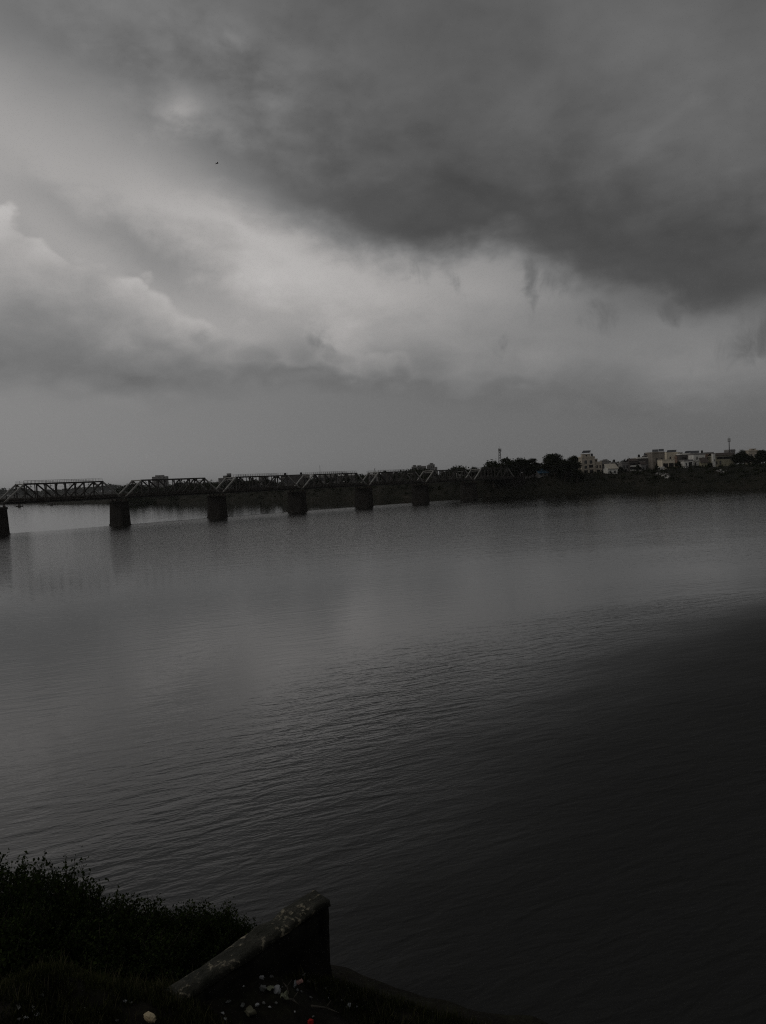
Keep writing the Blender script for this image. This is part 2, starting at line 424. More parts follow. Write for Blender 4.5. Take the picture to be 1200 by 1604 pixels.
def water_mat():
    m = bpy.data.materials.new('river_water'); m.use_nodes = True
    T = NT(m.node_tree)
    geo = T.n('ShaderNodeNewGeometry'); pos = geo.outputs['Position']
    sp = T.n('ShaderNodeSeparateXYZ'); T.put(sp.inputs[0], pos)
    x, y = sp.outputs[0], sp.outputs[1]
    # wind waves run towards the viewer, crests a little aslant
    def aniso(ang_, sx, sy):
        c, s = math.cos(R(ang_)), math.sin(R(ang_))
        return T.comb(T.mul(T.add(T.mul(x, c), T.mul(y, s)), sx), T.mul(T.sub(T.mul(y, c), T.mul(x, s)), sy), 0.0)
    w1 = T.noise(aniso(24, .30, 1.0), 1.35, 3, .5, .5)
    w2 = T.noise(aniso(16, .36, 1.0), 3.3, 3, .5, .4)
    w3 = T.noise(aniso(-8, .9, 1.0), 7.5, 2, .5, .2)
    w4 = T.noise(aniso(-40, .9, 1.0), 1.7, 3, .5, .2)
    w0 = T.noise(aniso(26, .4, 1.0), .25, 2, .5)
    gust = T.noise(aniso(18, .35, 1.0), .035, 4, .55, .4)          # gust patches
    gust2 = T.noise(aniso(12, .30, 1.0), .011, 3, .5)
    g = T.ss(T.add(T.mul(gust, .5), T.mul(gust2, .5)), .40, .60)
    # the breeze ruffles the near right-hand reach; the left-hand reach lies smooth
    xb = T.curve(y, 0, 200, -60, 120, [(0, -22), (27, -11), (33, -8), (50, 0), (68, 13), (81, 38), (95, 100), (200, 115)])
    off = T.add(T.sub(x, xb), T.add(T.mul(T.sub(gust, .5), 22.0), T.mul(T.sub(w0, .5), 9.0)))
    ruff = T.mul(T.ss(off, -3.0, T.lin(y, 20.0, 75.0, 17.0, 44.0)), T.ss(y, 135.0, 85.0))
    edge = T.mul(T.ss(off, -16.0, 2.0), T.ss(y, 110.0, 60.0))
    near = T.ss(y, 120.0, 40.0)
    amp = T.add(T.add(.20, T.mul(near, .12)), T.mul(edge, T.add(.45, T.mul(g, .5))))
    amp = T.add(amp, T.mul(T.ss(x, -10.0, 60.0), T.mul(g, .35)))
    # lee beyond the bridge
    sd_ = T.add(T.mul(T.sub(x, B0.x), BN.x), T.mul(T.sub(y, B0.y), BN.y))
    lee = T.ss(T.add(sd_, T.mul(T.sub(gust, .5), 14.0)), -10.0, 0.0)
    amp = T.mul(amp, T.sub(1.0, T.mul(lee, .5)))
    far = T.ss(y, 85.0, 200.0)
    amp = T.add(amp, T.mul(far, T.mul(T.lin(x, -90.0, 60.0, 2.4, .55), T.sub(1.0, T.mul(lee, .95)))))
    amp = T.add(amp, T.mul(ruff, .5))
    hgt = T.add(T.add(T.mul(w1, .12), T.mul(w2, .045)), T.add(T.mul(w3, .014), T.add(T.mul(w0, .10), T.mul(T.mul(w4, far), .10))))
    bp = T.n('ShaderNodeBump'); bp.inputs['Distance'].default_value = 1.0
    T.put(bp.inputs['Strength'], 1.0); T.put(bp.inputs['Height'], T.mul(T.mul(hgt, amp), .42))
    bs = T.n('ShaderNodeBsdfPrincipled')
    silt = T.noise(pos, .02, 4, .6)
    T.put(bs.inputs['Base Color'], T.ramp(silt, [(.3, (.004, .0045, .004)), (.7, (.007, .0075, .007))]))
    T.put(bs.inputs['Roughness'], T.mix(ruff, .03, .74)); bs.inputs['IOR'].default_value = 1.5
    T.put(bs.inputs['Normal'], bp.outputs[0])
    T.put(T.n('ShaderNodeOutputMaterial').inputs[0], bs.outputs[0])
    return m
M['far_ground'] = far_ground_mat(); M['near_ground'] = near_ground_mat(); M['water'] = water_mat()

# ------------------------------------------------------------------ the setting
# river: fine cells near, wide cells far
xs = np.concatenate([-np.geomspace(9000, 30, 24), np.linspace(-20, 20, 9), np.geomspace(30, 9000, 24)])
ys = np.concatenate([[-200, -60], np.linspace(0, 100, 11), np.geomspace(120, 9000, 26)])
Xg, Yg = np.meshgrid(xs, ys, indexing='ij')
tag(link('river_water', grid_mesh('river_water', np.stack([Xg, Yg, np.zeros_like(Xg)], -1)[:, ::-1] * np.array([1, 1, 1])), M['water']), 'grey rippled river reflecting the storm sky', kind='structure')

# far bank: shoreline as a distance for every bearing
SH = [(1200, 764.5), (1100, 766.3), (1000, 768.4), (900, 771.6), (800, 775.8), (750, 778.2), (700, 779.6), (640, 781.2), (600, 782.2), (500, 783.6), (400, 785.0), (330, 786.2), (250, 786.6), (160, 786.9), (90, 787.6), (0, 788.6)]
shp = [onz(px, py) for px, py in SH]
sh_az = [math.atan2(p.x, p.y) for p in shp]; sh_r = [math.hypot(p.x, p.y) for p in shp]
o_ = np.argsort(sh_az); sh_az = np.array(sh_az)[o_]; sh_r = np.array(sh_r)[o_]
sh_az = np.concatenate([[-1.45, -1.0], sh_az, [1.0, 1.45]]); sh_r = np.concatenate([[5200, 2300], sh_r, [520, 1500]])
def shore_r(az): return np.interp(az, sh_az, sh_r)
def far_z(x, y):
    x = np.asarray(x, float); y = np.asarray(y, float)
    az = np.arctan2(x, y); r = np.hypot(x, y)
    s = r - shore_r(az) - 3 * fbm(az * 60, az * 0 + 3.1)
    top = np.interp(az, [-1.4, -.5, -.35, -.2, -.05, .1, .25, .5, 1.4], [6, 6, 6.5, 9, 11, 12, 12.2, 12.6, 12])
    k = np.clip(s / 34, -.3, 1)
    z = top * np.where(k > 0, (.55 * np.sqrt(np.abs(k)) + .45 * k * k * (3 - 2 * k)), k * 1.0)
    z = z + np.clip(s / 8, 0, 1) * 1.6 * fbm(x / 19, y / 19, 5) * np.clip(1.4 - s / 600, .15, 1)
    return z + np.clip((s - 60) / 900, 0, 1) * 1.0
azs = np.concatenate([np.linspace(-1.4, -.56, 40), np.linspace(-.55, .55, 420), np.linspace(.56, 1.4, 40)])
ss_ = np.concatenate([np.linspace(-12, 60, 40), np.geomspace(66, 7000, 34)])
A_, S_ = np.meshgrid(azs, ss_, indexing='ij')
R_ = shore_r(A_) + S_
Xf, Yf = R_ * np.sin(A_), R_ * np.cos(A_)
Pf = np.stack([Xf, Yf, far_z(Xf, Yf)], -1)
tag(link('far_bank_terrain', grid_mesh('far_bank_terrain', Pf), M['far_ground']), 'dark scrubby far river bank under the town', kind='structure')

# near bank below the viewer
NSX = [-400, -60, -25, -12, -6, -1.5, 3.3, 8, 20, 60, 400]; NSY = [90, 36, 26.5, 23.2, 22.2, 20.9, 18.9, 16.6, 13, 7, -20]
def near_z(x, y):
    x = np.asarray(x, float); y = np.asarray(y, float)
    s = (np.interp(x, NSX, NSY) - y) * .9 + .7 * fbm(x / 2.2, y / 2.2 + 5, 3)
    z = np.interp(s, [-30, -6, 0, 2.5, 7.5, 10, 14, 400], [-3, -1.6, 0, .55, 1.9, 2.4, 2.8, 3.0])
    z = np.maximum(z, np.interp(y + .5 * fbm(x / 3, y / 3, 3), [-400, -1, 1.8, 2.8, 8.5, 11.5, 14], [13.5, 12.35, 12.3, 11.3, 4.6, 2.6, -9]))
    z = z + .45 * fbm(x / 1.3, y / 1.3, 3) * np.clip(s / 2, 0, 1)
    z = z + 2.05 * np.exp(-(((x + 7.4) / 3.6) ** 2 + ((y - 15.8) / 2.4) ** 2))
    z = z + .95 * np.exp(-(((x + 3.5) / 1.9) ** 2 + ((y - 18.5) / 1.9) ** 2))
    return z
xs = np.concatenate([[-400, -250, -150, -90, -60, -45, -34], np.linspace(-27, 16, 300), [20, 26, 34, 50, 80, 150, 400]])
ys = np.concatenate([[-900, -300, -100, -40, -15, -6], np.linspace(-3, 11, 30), np.linspace(11.3, 30, 170), [32, 36, 42, 52, 70, 100, 130]])
Xn, Yn = np.meshgrid(xs, ys, indexing='ij')
tag(link('near_bank_ground', grid_mesh('near_bank_ground', np.stack([Xn, Yn, near_z(Xn, Yn)], -1)), M['near_ground']), 'dark littered earth bank below the viewer', kind='structure')

# ------------------------------------------------------------------ the railway bridge
M['pier'] = mat('pier_masonry', (.022, .02, .018), (.042, .038, .034), .35, .95, .05, 6, 'Object')
PIER_TOP = 9.62
BRZ = math.atan2(BD.y, BD.x)          # local x runs along the bridge, local y to its far side
def stadium(a, b, z, n=7):
    """outline of a cutwater pier: a half length across the bridge, b half thickness along it"""
    P = []
    for sgn in (1, -1):
        for k in range(n + 1):
            t = math.pi * k / n
            P.append((sgn * b * math.cos(t), sgn * ((a - b * .75) + b * .75 * math.sin(t)), z))
    return P
def loft(rings):
    n = len(rings[0]); v = [p for r in rings for p in r]; f = []
    for i in range(len(rings) - 1):
        for k in range(n):
            j = (k + 1) % n
            f.append((i * n + k, i * n + j, (i + 1) * n + j, (i + 1) * n + k))
    f.append(tuple(range(n))[::-1]); f.append(tuple((len(rings) - 1) * n + k for k in range(n)))
    mb = MB(); mb.v, mb.f = v, f
    return mb
def make_pier():
    root = empty('bridge_pier')
    loft([stadium(6.35, 1.95, -2.5), stadium(6.25, 1.9, .25), stadium(5.75, 1.55, 8.8)]).build('shaft', M['pier'], root)
    loft([stadium(5.95, 1.75, 8.81), stadium(6.0, 1.8, 8.95), stadium(6.0, 1.8, 9.45), stadium(5.85, 1.7, PIER_TOP)]).build('coping', M['pier'], root)
    loft([stadium(6.75, 2.3, -2.5), stadium(6.7, 2.25, -.1), stadium(6.4, 2.05, .32)]).build('footing', M['pier'], root)
    for sx in (-.95, .95):
        for sy in (-3.75, 3.75):
            MB().box(sx - .35, sx + .35, sy - .4, sy + .4, PIER_TOP + .002, PIER_TOP + .5).box(sx - .2, sx + .2, sy - .3, sy + .3, PIER_TOP + .5, PIER_TOP + .86).build('bearing', M['rail_steel'], root)
    return root
PIER_LABEL = ['dark masonry pier cut off by the left edge of the photo', 'second masonry pier from the left, between the first and second spans', 'third masonry pier from the left, between spans two and three',
              'fourth masonry pier from the left, under the third and fourth spans', 'fifth masonry pier from the left, under the fourth and fifth spans', 'sixth masonry pier, the rightmost still standing in open water',
              'last masonry pier, at the foot of the dark far bank']
pp = make_pier()
for i in range(7):
    o = pp if i == 0 else copy_tree(pp)
    p = B0 + BD * (BL * i)
    o.location = (p.x, p.y, 0); o.rotation_euler = (0, 0, BRZ)
    tag(o, PIER_LABEL[i], 'pier', 'piers of the railway bridge')

TZ0, TZ1, TW = 10.48, 17.75, 3.75     # bottom and top of the trusses, half spacing
NS = 12; X0, X1 = .95, BL - .95; PX = (X1 - X0) / NS
def make_span(railing=True, seed=1):
    root = empty('truss_span')
    st = M['steel']; zb, zt = TZ0 + .35, TZ1 - .25
    X = lambda k: X0 + PX * k
    for sy in (-TW, TW):
        MB().box(X0 - .35, X1 + .35, sy - .3, sy + .3, TZ0, TZ0 + .75).build('bottom_chord', st, root)
        MB().box(X(2) - .3, X(NS - 2) + .3, sy - .32, sy + .32, zt - .27, zt + .27).build('top_chord', st, root)
        for a, b in ((0, 2), (NS, NS - 2)):
            MB().bar((X(a), sy, zb + .2), (X(b), sy, zt), .62, .5).build('end_post', M['skylit_steel'], root)
        for k in range(2, NS - 1):
            if k % 2 == 0:
                MB().bar((X(k), sy, zb), (X(k), sy, zt), .48, .42).build('vertical_post', st, root)
            else:
                MB().bar((X(k), sy, zb), (X(k), sy, zt), .26, .24).build('sub_vertical', st, root)
        for k in (1, NS - 1):
            MB().bar((X(k), sy, zb), (X(k), sy, (zb + zt) / 2 + .1), .28, .26).build('sub_vertical', st, root)
        for k in range(2, NS - 2, 2):
            a, b = (k, k + 2) if k < NS // 2 else (k + 2, k)
            MB().bar((X(a), sy, zt), (X(b), sy, zb), .52, .46).build('diagonal', st, root)
            m_ = k + 1; c = a
            MB().bar((X(m_), sy, (zb + zt) / 2), (X(c), sy, zb), .24, .24).build('sub_diagonal', st, root)
    # portals, sway frames and top bracing
    for k in (2, NS - 2):
        MB().bar((X(k), -TW, zt), (X(k), TW, zt), .4, .5, (0, 0, 1)).bar((X(k) + (-.35 if k == 2 else .35), -TW, zt - 1.0), (X(k) + (-.35 if k == 2 else .35), TW, zt - 1.0), .3, .3, (0, 0, 1)).build('portal_beam', M['skylit_steel'], root)
        for sy in (-1, 1):
            MB().bar((X(k) + (-.8 if k == 2 else .8), sy * TW, zt - 2.1), (X(k) + (-.35 if k == 2 else .35), sy * (TW - 1.5), zt - .9), .2, .2, (0, 0, 1)).build('portal_brace', st, root)
    for k in range(3, NS - 2):
        MB().bar((X(k), -TW, zt + .03), (X(k), TW, zt + .03), .26, .26, (0, 0, 1)).build('top_strut', st, root)
    for k in range(2, NS - 2):
        s = 1 if k % 2 else -1
        MB().bar((X(k), -TW * s, zt), (X(k + 1), TW * s, zt), .14, .14, (0, 0, 1)).build('top_lateral', st, root)
    for k in range(2, NS - 1, 2):
        for sy in (-1, 1):
            MB().bar((X(k), sy * TW, zt - 1.5), (X(k), sy * (TW - 1.5), zt - .1), .16, .16).build('knee_brace', st, root)
    # floor
    for k in range(NS + 1):
        MB().box(X(k) - .2, X(k) + .2, -TW + .302, TW - .302, TZ0 + .03, TZ0 + 1.0).build('floor_beam', st, root)
    for sy in (-.95, .95):
        MB().box(X0 - .3, X1 + .3, sy - .17, sy + .17, TZ0 + 1.004, TZ0 + 1.45).build('stringer', st, root)
    sl = MB()
    for k in range(74):
        x = X0 - .2 + k * (X1 - X0 + .4) / 73; sl.box(x - .13, x + .13, -1.45, 1.45, TZ0 + 1.454, TZ0 + 1.66)
    tag(sl.build('sleepers', M['timber'], root), kind='stuff')
    for sy in (-.84, .84):
        MB().box(X0 - .5, X1 + .5, sy - .04, sy + .04, TZ0 + 1.664, TZ0 + 1.82).build('rail', M['rail_steel'], root)
    # walkway with a handrail beside the track, outside the near and far trusses
    for sy in (-1, 1):
        MB().box(X0 - .4, X1 + .4, *(sorted((sy * (TW + .304), sy * (TW + 1.25)))), TZ0 + .78, TZ0 + .9).build('walkway', M['timber'], root)
        h = MB(); y = sy * (TW + 1.2)
        for k in range(24):
            x = X0 + k * (X1 - X0) / 23; h.box(x - .04, x + .04, y - .04, y + .04, TZ0 + .904, TZ0 + 1.95)
        for z in (1.3, 1.65, 1.95): h.box(X0 - .3, X1 + .3, y - .035, y + .035, TZ0 + z - .035, TZ0 + z + .035)
        h.build('walkway_handrail', st, root)
    if railing:
        for sy in (-TW, TW):
            h = MB()
            for k in range(23):
                x = X(2) + k * (X(NS - 2) - X(2)) / 22; h.box(x - .035, x + .035, sy - .035, sy + .035, zt + .274, zt + 1.25)
            for z in (.7, 1.22): h.box(X(2), X(NS - 2), sy - .03, sy + .03, zt + z - .03, zt + z + .03)
            h.build('top_handrail', st, root)
    # overhead line: brackets under the struts, contact and messenger wire
    for k in (3, 5, 7, 9):
        MB().bar((X(k), 0, zt - .1), (X(k), 0, zt - .75), .12, .12, (1, 0, 0)).bar((X(k) - .1, -1.5, zt - .78), (X(k) - .1, 1.5, zt - .78), .1, .14, (0, 0, 1)).tube((X(k), .25, zt - .75), (X(k), .25, zt - 1.25), .11, .11, 6).tube((X(k), -1.0, zt - .8), (X(k), -1.0, zt - 1.15), .1, .1, 6).build('catenary_bracket', M['rope'], root)
    MB().bar((X0 - .9, .25, zt - 1.3), (X1 + .9, .25, zt - 1.3), .035, .035, (0, 0, 1)).build('messenger_wire', M['rope'], root)
    MB().bar((X0 - .9, .25, zt - 1.9), (X1 + .9, .25, zt - 1.9), .035, .035, (0, 0, 1)).build('contact_wire', M['rope'], root)
    return root
SPAN_LABEL = {-1: 'steel truss span leaving the photo at its left edge', 0: 'nearest full steel truss span, with a thin handrail along its top', 1: 'second steel truss span from the left, with no handrail on top',
              2: 'third steel truss span from the left, pale portal posts against dark trees', 3: 'fourth steel truss span from the left, below the thin lone pole', 4: 'fifth steel truss span from the left, in front of the distant flat blocks',
              5: 'sixth steel truss span, second from the far bank', 6: 'last steel truss span, landing on the far bank beside the trees'}
sp_r = make_span(True); sp_n = make_span(False)
used = {True: False, False: False}
for i in range(-1, 7):
    rl = i in (0, 2, 3, 4, 6)
    src = sp_r if rl else sp_n
    o = src if not used[rl] else copy_tree(src)
    used[rl] = True
    p = B0 + BD * (BL * i)
    o.location = (p.x, p.y, 0); o.rotation_euler = (0, 0, BRZ)
    tag(o, SPAN_LABEL[i], 'truss span', 'spans of the railway bridge')

# abutment at the far end
ab = empty('bridge_abutment', (B0 + BD * (BL * 7)), BRZ)
MB().box(-1.4, 9, -5.6, 5.6, 2, PIER_TOP).build('wall', M['pier'], ab)
for sy in (-5.3, 5.3): MB().box(-1.2, 8.8, sy - .28, sy + .28, PIER_TOP + .003, TZ0 + 1.9).build('parapet', M['pier'], ab)
for sy in (-3.75, 3.75): MB().box(-1.3, -.6, sy - .4, sy + .4, PIER_TOP + .002, PIER_TOP + .86).build('bearing', M['rail_steel'], ab)
tag(ab, 'masonry abutment carrying the end of the bridge on the far bank', 'abutment')

# ------------------------------------------------------------------ trees
def crown_quads(blobs, n, size, r_=rng, flat=.25):
    """leaf clumps spread through the outer part of each lobe"""
    vol = np.array([b[3] * b[4] * b[5] for b in blobs]) ** (2 / 3); pick = r_.choice(len(blobs), n, p=vol / vol.sum())
    B = np.array(blobs)[pick]
    d = r_.normal(size=(n, 3)); d /= np.linalg.norm(d, axis=1)[:, None]
    rr = (r_.random(n) ** .38)[:, None]
    C = B[:, :3] + d * rr * B[:, 3:6] * (1 + .18 * r_.normal(size=(n, 1)))
    return leaf_quads(C, size, r_, flat)
def leaf_quads(C, size, r_=rng, flat=.25, asp=.6):
    n = len(C)
    nrm = r_.normal(size=(n, 3)); nrm[:, 2] = np.abs(nrm[:, 2]) + flat; nrm /= np.linalg.norm(nrm, axis=1)[:, None]
    t = r_.normal(size=(n, 3)); t -= nrm * (t * nrm).sum(1)[:, None]; t /= np.linalg.norm(t, axis=1)[:, None]
    u = np.cross(nrm, t)
    s = (size * (.5 + r_.random(n)))[:, None]
    # kite-shaped, slightly folded leaf
    a = C - t * s; c = C + t * s
    b = C + u * s * asp - t * s * .15 + nrm * s * .18; d = C - u * s * asp - t * s * .15 + nrm * s * .18
    return np.stack([a, b, c, d], 1)
def tree_proto(style, seed):
    """unit tree 10 m tall: trunk and crown meshes"""
    r_ = np.random.default_rng(seed); tr = MB(); blobs = []
    if style == 'dome':
        n, zc, hw = 34, 6.3, 5.2
        for k in range(n):
            a = r_.random() * 6.283; q = math.sqrt(r_.random())
            x, y = hw * .82 * q * math.cos(a), hw * .82 * q * math.sin(a)
            z = 1.6 + (6.9 * math.sqrt(max(0, 1 - q * q)) * (1 - .55 * r_.random() ** 2))
            rr = 1.2 + .7 * r_.random(); blobs.append((x, y, z, rr * 1.15, rr * 1.15, rr * .85))
    elif style == 'tall':
        for k in range(20):
            z = 3.2 + 6.0 * k / 19; w = 2.3 * math.sin(math.pi * min(1, (z - 1.6) / 9.2)) + .4
            a = r_.random() * 6.283; blobs.append((w * .8 * math.cos(a), w * .8 * math.sin(a), z + r_.normal() * .3, 1.15 + .4 * r_.random(), 1.15 + .4 * r_.random(), .85 + .3 * r_.random()))
    elif style == 'ragged':
        for k in range(26):
            a = r_.random() * 6.283; q = .4 + 3.2 * r_.random()
            z = 2.0 + 7.2 * r_.random() * (1 - .12 * q); rr = .7 + .65 * r_.random(); blobs.append((q * math.cos(a), q * math.sin(a), z, rr * 1.3, rr * 1.2, rr * .75))
        blobs.append((.4, .2, 9.1, 1.0, .9, .8))
    else:
        for k in range(16):
            a = r_.random() * 6.283; q = 3.0 * math.sqrt(r_.random()); rr = .9 + .6 * r_.random()
            blobs.append((q * math.cos(a), q * math.sin(a), 1.6 + r_.random() * 6.6 * (1 - .09 * q * q / 3), rr * 1.2, rr * 1.2, rr))
    tr.path([(0, 0, -.8), (.08, .02, 1.5), (-.06, .1, 3.4), (.1, 0, 5.8)], [.34, .27, .22, .1], 8)
    for b in blobs[::3]:
        tr.path([(0, 0, min(3.0, b[2] * .5)), (b[0] * .5, b[1] * .5, b[2] * .72), b[:3]], [.15, .1, .04], 5)
    me_t = tr.mesh('trunk'); me_t.materials.append(M['bark'])
    me_c = quads_mesh('crown', crown_quads(blobs, 9000 if style == 'dome' else 6000, .26, r_))
    me_c.materials.append(M['leaf_far'] if style != 'tall' else M['leaf_far_olive'])
    return me_t, me_c
TREES = {(s, k): tree_proto(s, 40 + 7 * i + k) for i, s in enumerate(('dome', 'tall', 'ragged', 'bushy')) for k in range(2)}
def tree(px, ytop, y, style, var, width, label, group, sink=.4, rz=None):
    """a tree at distance y whose top shows at photo pixel (px, ytop); width = crown width / height against the pattern"""
    P = ony(px, ytop, y); zb = float(far_z(P.x, P.y)) - sink
    h = (P.z - zb) / 9.8
    o = empty('tree', (P.x, P.y, zb), random.random() * 6.28 if rz is None else rz)
    o.scale = (h * width, h * width, h)
    t_, c_ = TREES[(style, var)]
    link('trunk', t_, None, o); link('crown', c_, None, o)
    return tag(o, label, 'tree', group)
G1 = 'trees along the far bank'
tree(785, 707, 508, 'bushy', 1, 1.2, 'ragged tree standing up in front of the lattice mast', G1)
tree(772, 724, 500, 'bushy', 0, 1.3, 'low dark tree just left of the lattice mast', G1)
tree(797, 722, 512, 'bushy', 1, 1.4, 'small dark tree tucked right behind the ragged mast tree', G1)
tree(813, 716, 520, 'dome', 1, 1.15, 'broad dark tree between the mast tree and the big domed tree', G1)
tree(829, 719, 522, 'tall', 0, 1.7, 'narrower dark tree left of the blue roof', G1)
tree(843, 720, 518, 'bushy', 1, 1.75, 'dark tree directly above the blue roof', G1)
tree(868, 709.5, 512, 'dome', 0, 1.15, 'largest tree, a wide black dome above the blue roof', G1)
tree(885, 718, 506, 'bushy', 0, 1.4, 'lower tree filling the right flank of the big dome', G1)
tree(896, 710.5, 508, 'bushy', 0, .82, 'rounded ragged tree between the big dome and the tall beige house', G1)
tree(903, 727, 500, 'bushy', 1, .9, 'small dark tree against the left wall of the beige house', G1)
tree(757, 729, 515, 'bushy', 1, 1.5, 'low rounded tree behind the portal of the last span', G1)
tree(741, 730.5, 520, 'dome', 1, 1.0, 'low flat-topped tree above the last truss span', G1)
tree(726, 731.5, 540, 'bushy', 0, 1.5, 'small tree behind the sixth truss span, near its right end', G1)
tree(712, 731, 560, 'dome', 1, 1.0, 'wide tree behind the middle of the sixth truss span', G1)
tree(697, 736, 570, 'bushy', 1, 1.1, 'low tree behind the left half of the sixth truss span', G1)
tree(1160, 704, 512, 'dome', 1, 1.0, 'rounded black tree just right of the long olive building', G1)
tree(1172, 712, 508, 'bushy', 0, 1.4, 'dark bushy tree before the pale house at the right', G1)
tree(1195, 704, 512, 'dome', 0, 1.05, 'dark tree cut by the right edge of the photo', G1)
tree(1184, 716, 504, 'bushy', 1, 1.4, 'low dark tree in front of the right-edge tree', G1)
tree(972, 728, 512, 'bushy', 1, .8, 'small dark tree just right of the tan roof', G1)
tree(1062, 722, 504, 'bushy', 0, .95, 'dark tree between the cream house and the narrow pale house', G1)
tree(1029, 727, 500, 'ragged', 0, .9, 'small tree at the foot of the tall grey-beige block', G1)
tree(1112, 722, 508, 'bushy', 1, .85, 'small dark tree before the brown house', G1)
tree(1000, 727, 505, 'bushy', 0, .8, 'low shrubby tree before the dark flat-roofed house', G1)
# behind the bridge
for px, yt, yd, s, v, w, lab in [
        (205, 756, 900, 'bushy', 0, 1.3, 'hazy tree behind the gap between the first and second spans'),
        (222, 760, 880, 'dome', 1, 1.0, 'low hazy tree behind the left portal of the second span'),
        (280, 755, 850, 'dome', 0, 1.0, 'wide dark tree behind the middle of the second span'),
        (304, 754, 840, 'bushy', 1, 1.2, 'dark tree behind the right third of the second span'),
        (325, 758, 800, 'bushy', 0, 1.2, 'dark tree behind the right end post of the second span'),
        (352, 754, 790, 'ragged', 0, 1.0, 'dark tree behind the left portal of the third span'),
        (372, 750, 780, 'dome', 0, .9, 'tall dark tree behind the left part of the third span'),
        (396, 751, 760, 'bushy', 1, 1.3, 'dark tree behind the middle of the third span'),
        (420, 749, 740, 'bushy', 0, 1.3, 'dark tree left of the rooftop with two water tanks'),
        (492, 748, 700, 'dome', 1, .9, 'dark tree at the foot of the thin lone pole'),
        (516, 747, 690, 'bushy', 0, 1.2, 'dark tree behind the middle of the fourth span'),
        (543, 745, 680, 'bushy', 1, 1.2, 'dark tree behind the right end of the fourth span'),
        (620, 744, 640, 'dome', 0, .8, 'dark tree behind the middle of the fifth span'),
        (637, 742, 630, 'bushy', 0, 1.2, 'dark tree left of the distant flat blocks'),
        (690, 741, 610, 'bushy', 1, 1.2, 'dark tree right of the distant flat blocks')]:
    tree(px, yt, yd, s, v, w, lab, 'trees behind the bridge')

# far woods and bank scrub: masses that nobody could count
def wood(name, az0, az1, r0, r1, n_lobes, h0, h1, wid, quads, size, label, seed):
    r_ = np.random.default_rng(seed)
    az = r_.uniform(az0, az1, n_lobes); r = r_.uniform(r0, r1, n_lobes)
    x, y = r * np.sin(az), r * np.cos(az); z = far_z(x, y)
    hh = h0 + (h1 - h0) * np.clip(.5 + fbm(az * 40, az * 0 + seed, 4) * 1.1 + .15 * r_.normal(size=n_lobes), 0, 1.3)
    blobs = [(x[i], y[i], z[i] + hh[i] * .55, wid * (.7 + .6 * r_.random()), wid * (.7 + .6 * r_.random()), hh[i] * .5) for i in range(n_lobes)]
    o = link(name, quads_mesh(name, crown_quads(blobs, quads, size, r_)), M['leaf_far'])
    return tag(o, label, 'woodland', kind='stuff')
wood('distant_woodland', -.62, -.16, 3600, 5200, 420, 17, 32, 22, 26000, 5.0, 'pale hazy woodland on the distant left horizon', 5)
wood('riverside_woodland', -.335, .06, 760, 1250, 330, 6, 11, 7, 42000, .9, 'dark belt of riverside trees behind the bridge', 6)
wood('town_edge_woodland', .05, .62, 560, 900, 200, 5, 9, 6, 26000, .8, 'dark trees filling the ground behind the houses', 8)
def scrub():
    r_ = np.random.default_rng(9)
    n = 900
    az = r_.uniform(-.5, .58, n); s = 4 + 46 * r_.random(n)
    r = shore_r(az) + s; x, y = r * np.sin(az), r * np.cos(az); z = far_z(x, y)
    q = .7 + 1.3 * r_.random(n) * np.clip(s / 20, .25, 1)
    blobs = [(x[i], y[i], z[i] + q[i] * .35, q[i] * 1.4, q[i] * 1.4, q[i] * .8) for i in range(n)]
    tag(link('bank_scrub', quads_mesh('bank_scrub', crown_quads(blobs, 40000, .38, r_)), M['leaf_far']), 'dark low scrub covering the far bank slope', 'scrub', kind='stuff')
scrub()

# ------------------------------------------------------------------ the town on the far bank
def openings_wall(w, h, rects, reveal=.3):
    """front wall in the plane y=0 with real openings, x -w/2..w/2, z 0..h"""
    mb = MB()
    xs = sorted({-w / 2, w / 2, *[r[0] for r in rects], *[r[1] for r in rects]}); zs = sorted({0, h, *[r[2] for r in rects], *[r[3] for r in rects]})
    def quad(a, b, c, d):
        k = len(mb.v); mb.v += [a, b, c, d]; mb.f.append((k, k + 1, k + 2, k + 3))
    for xa, xb in zip(xs[:-1], xs[1:]):
        for za, zb in zip(zs[:-1], zs[1:]):
            cx, cz = (xa + xb) / 2, (za + zb) / 2
            if any(r[0] < cx < r[1] and r[2] < cz < r[3] for r in rects): continue
            quad((xa, 0, za), (xb, 0, za), (xb, 0, zb), (xa, 0, zb))
    for a, b, c, d in rects:
        quad((a, 0, c), (a, reveal, c), (b, reveal, c), (b, 0, c)); quad((a, 0, d), (b, 0, d), (b, reveal, d), (a, reveal, d))
        quad((a, 0, c), (a, 0, d), (a, reveal, d), (a, reveal, c)); quad((b, 0, c), (b, reveal, c), (b, reveal, d), (b, 0, d))
        quad((a, reveal, c), (b, reveal, c), (b, reveal, d), (a, reveal, d))
    return mb
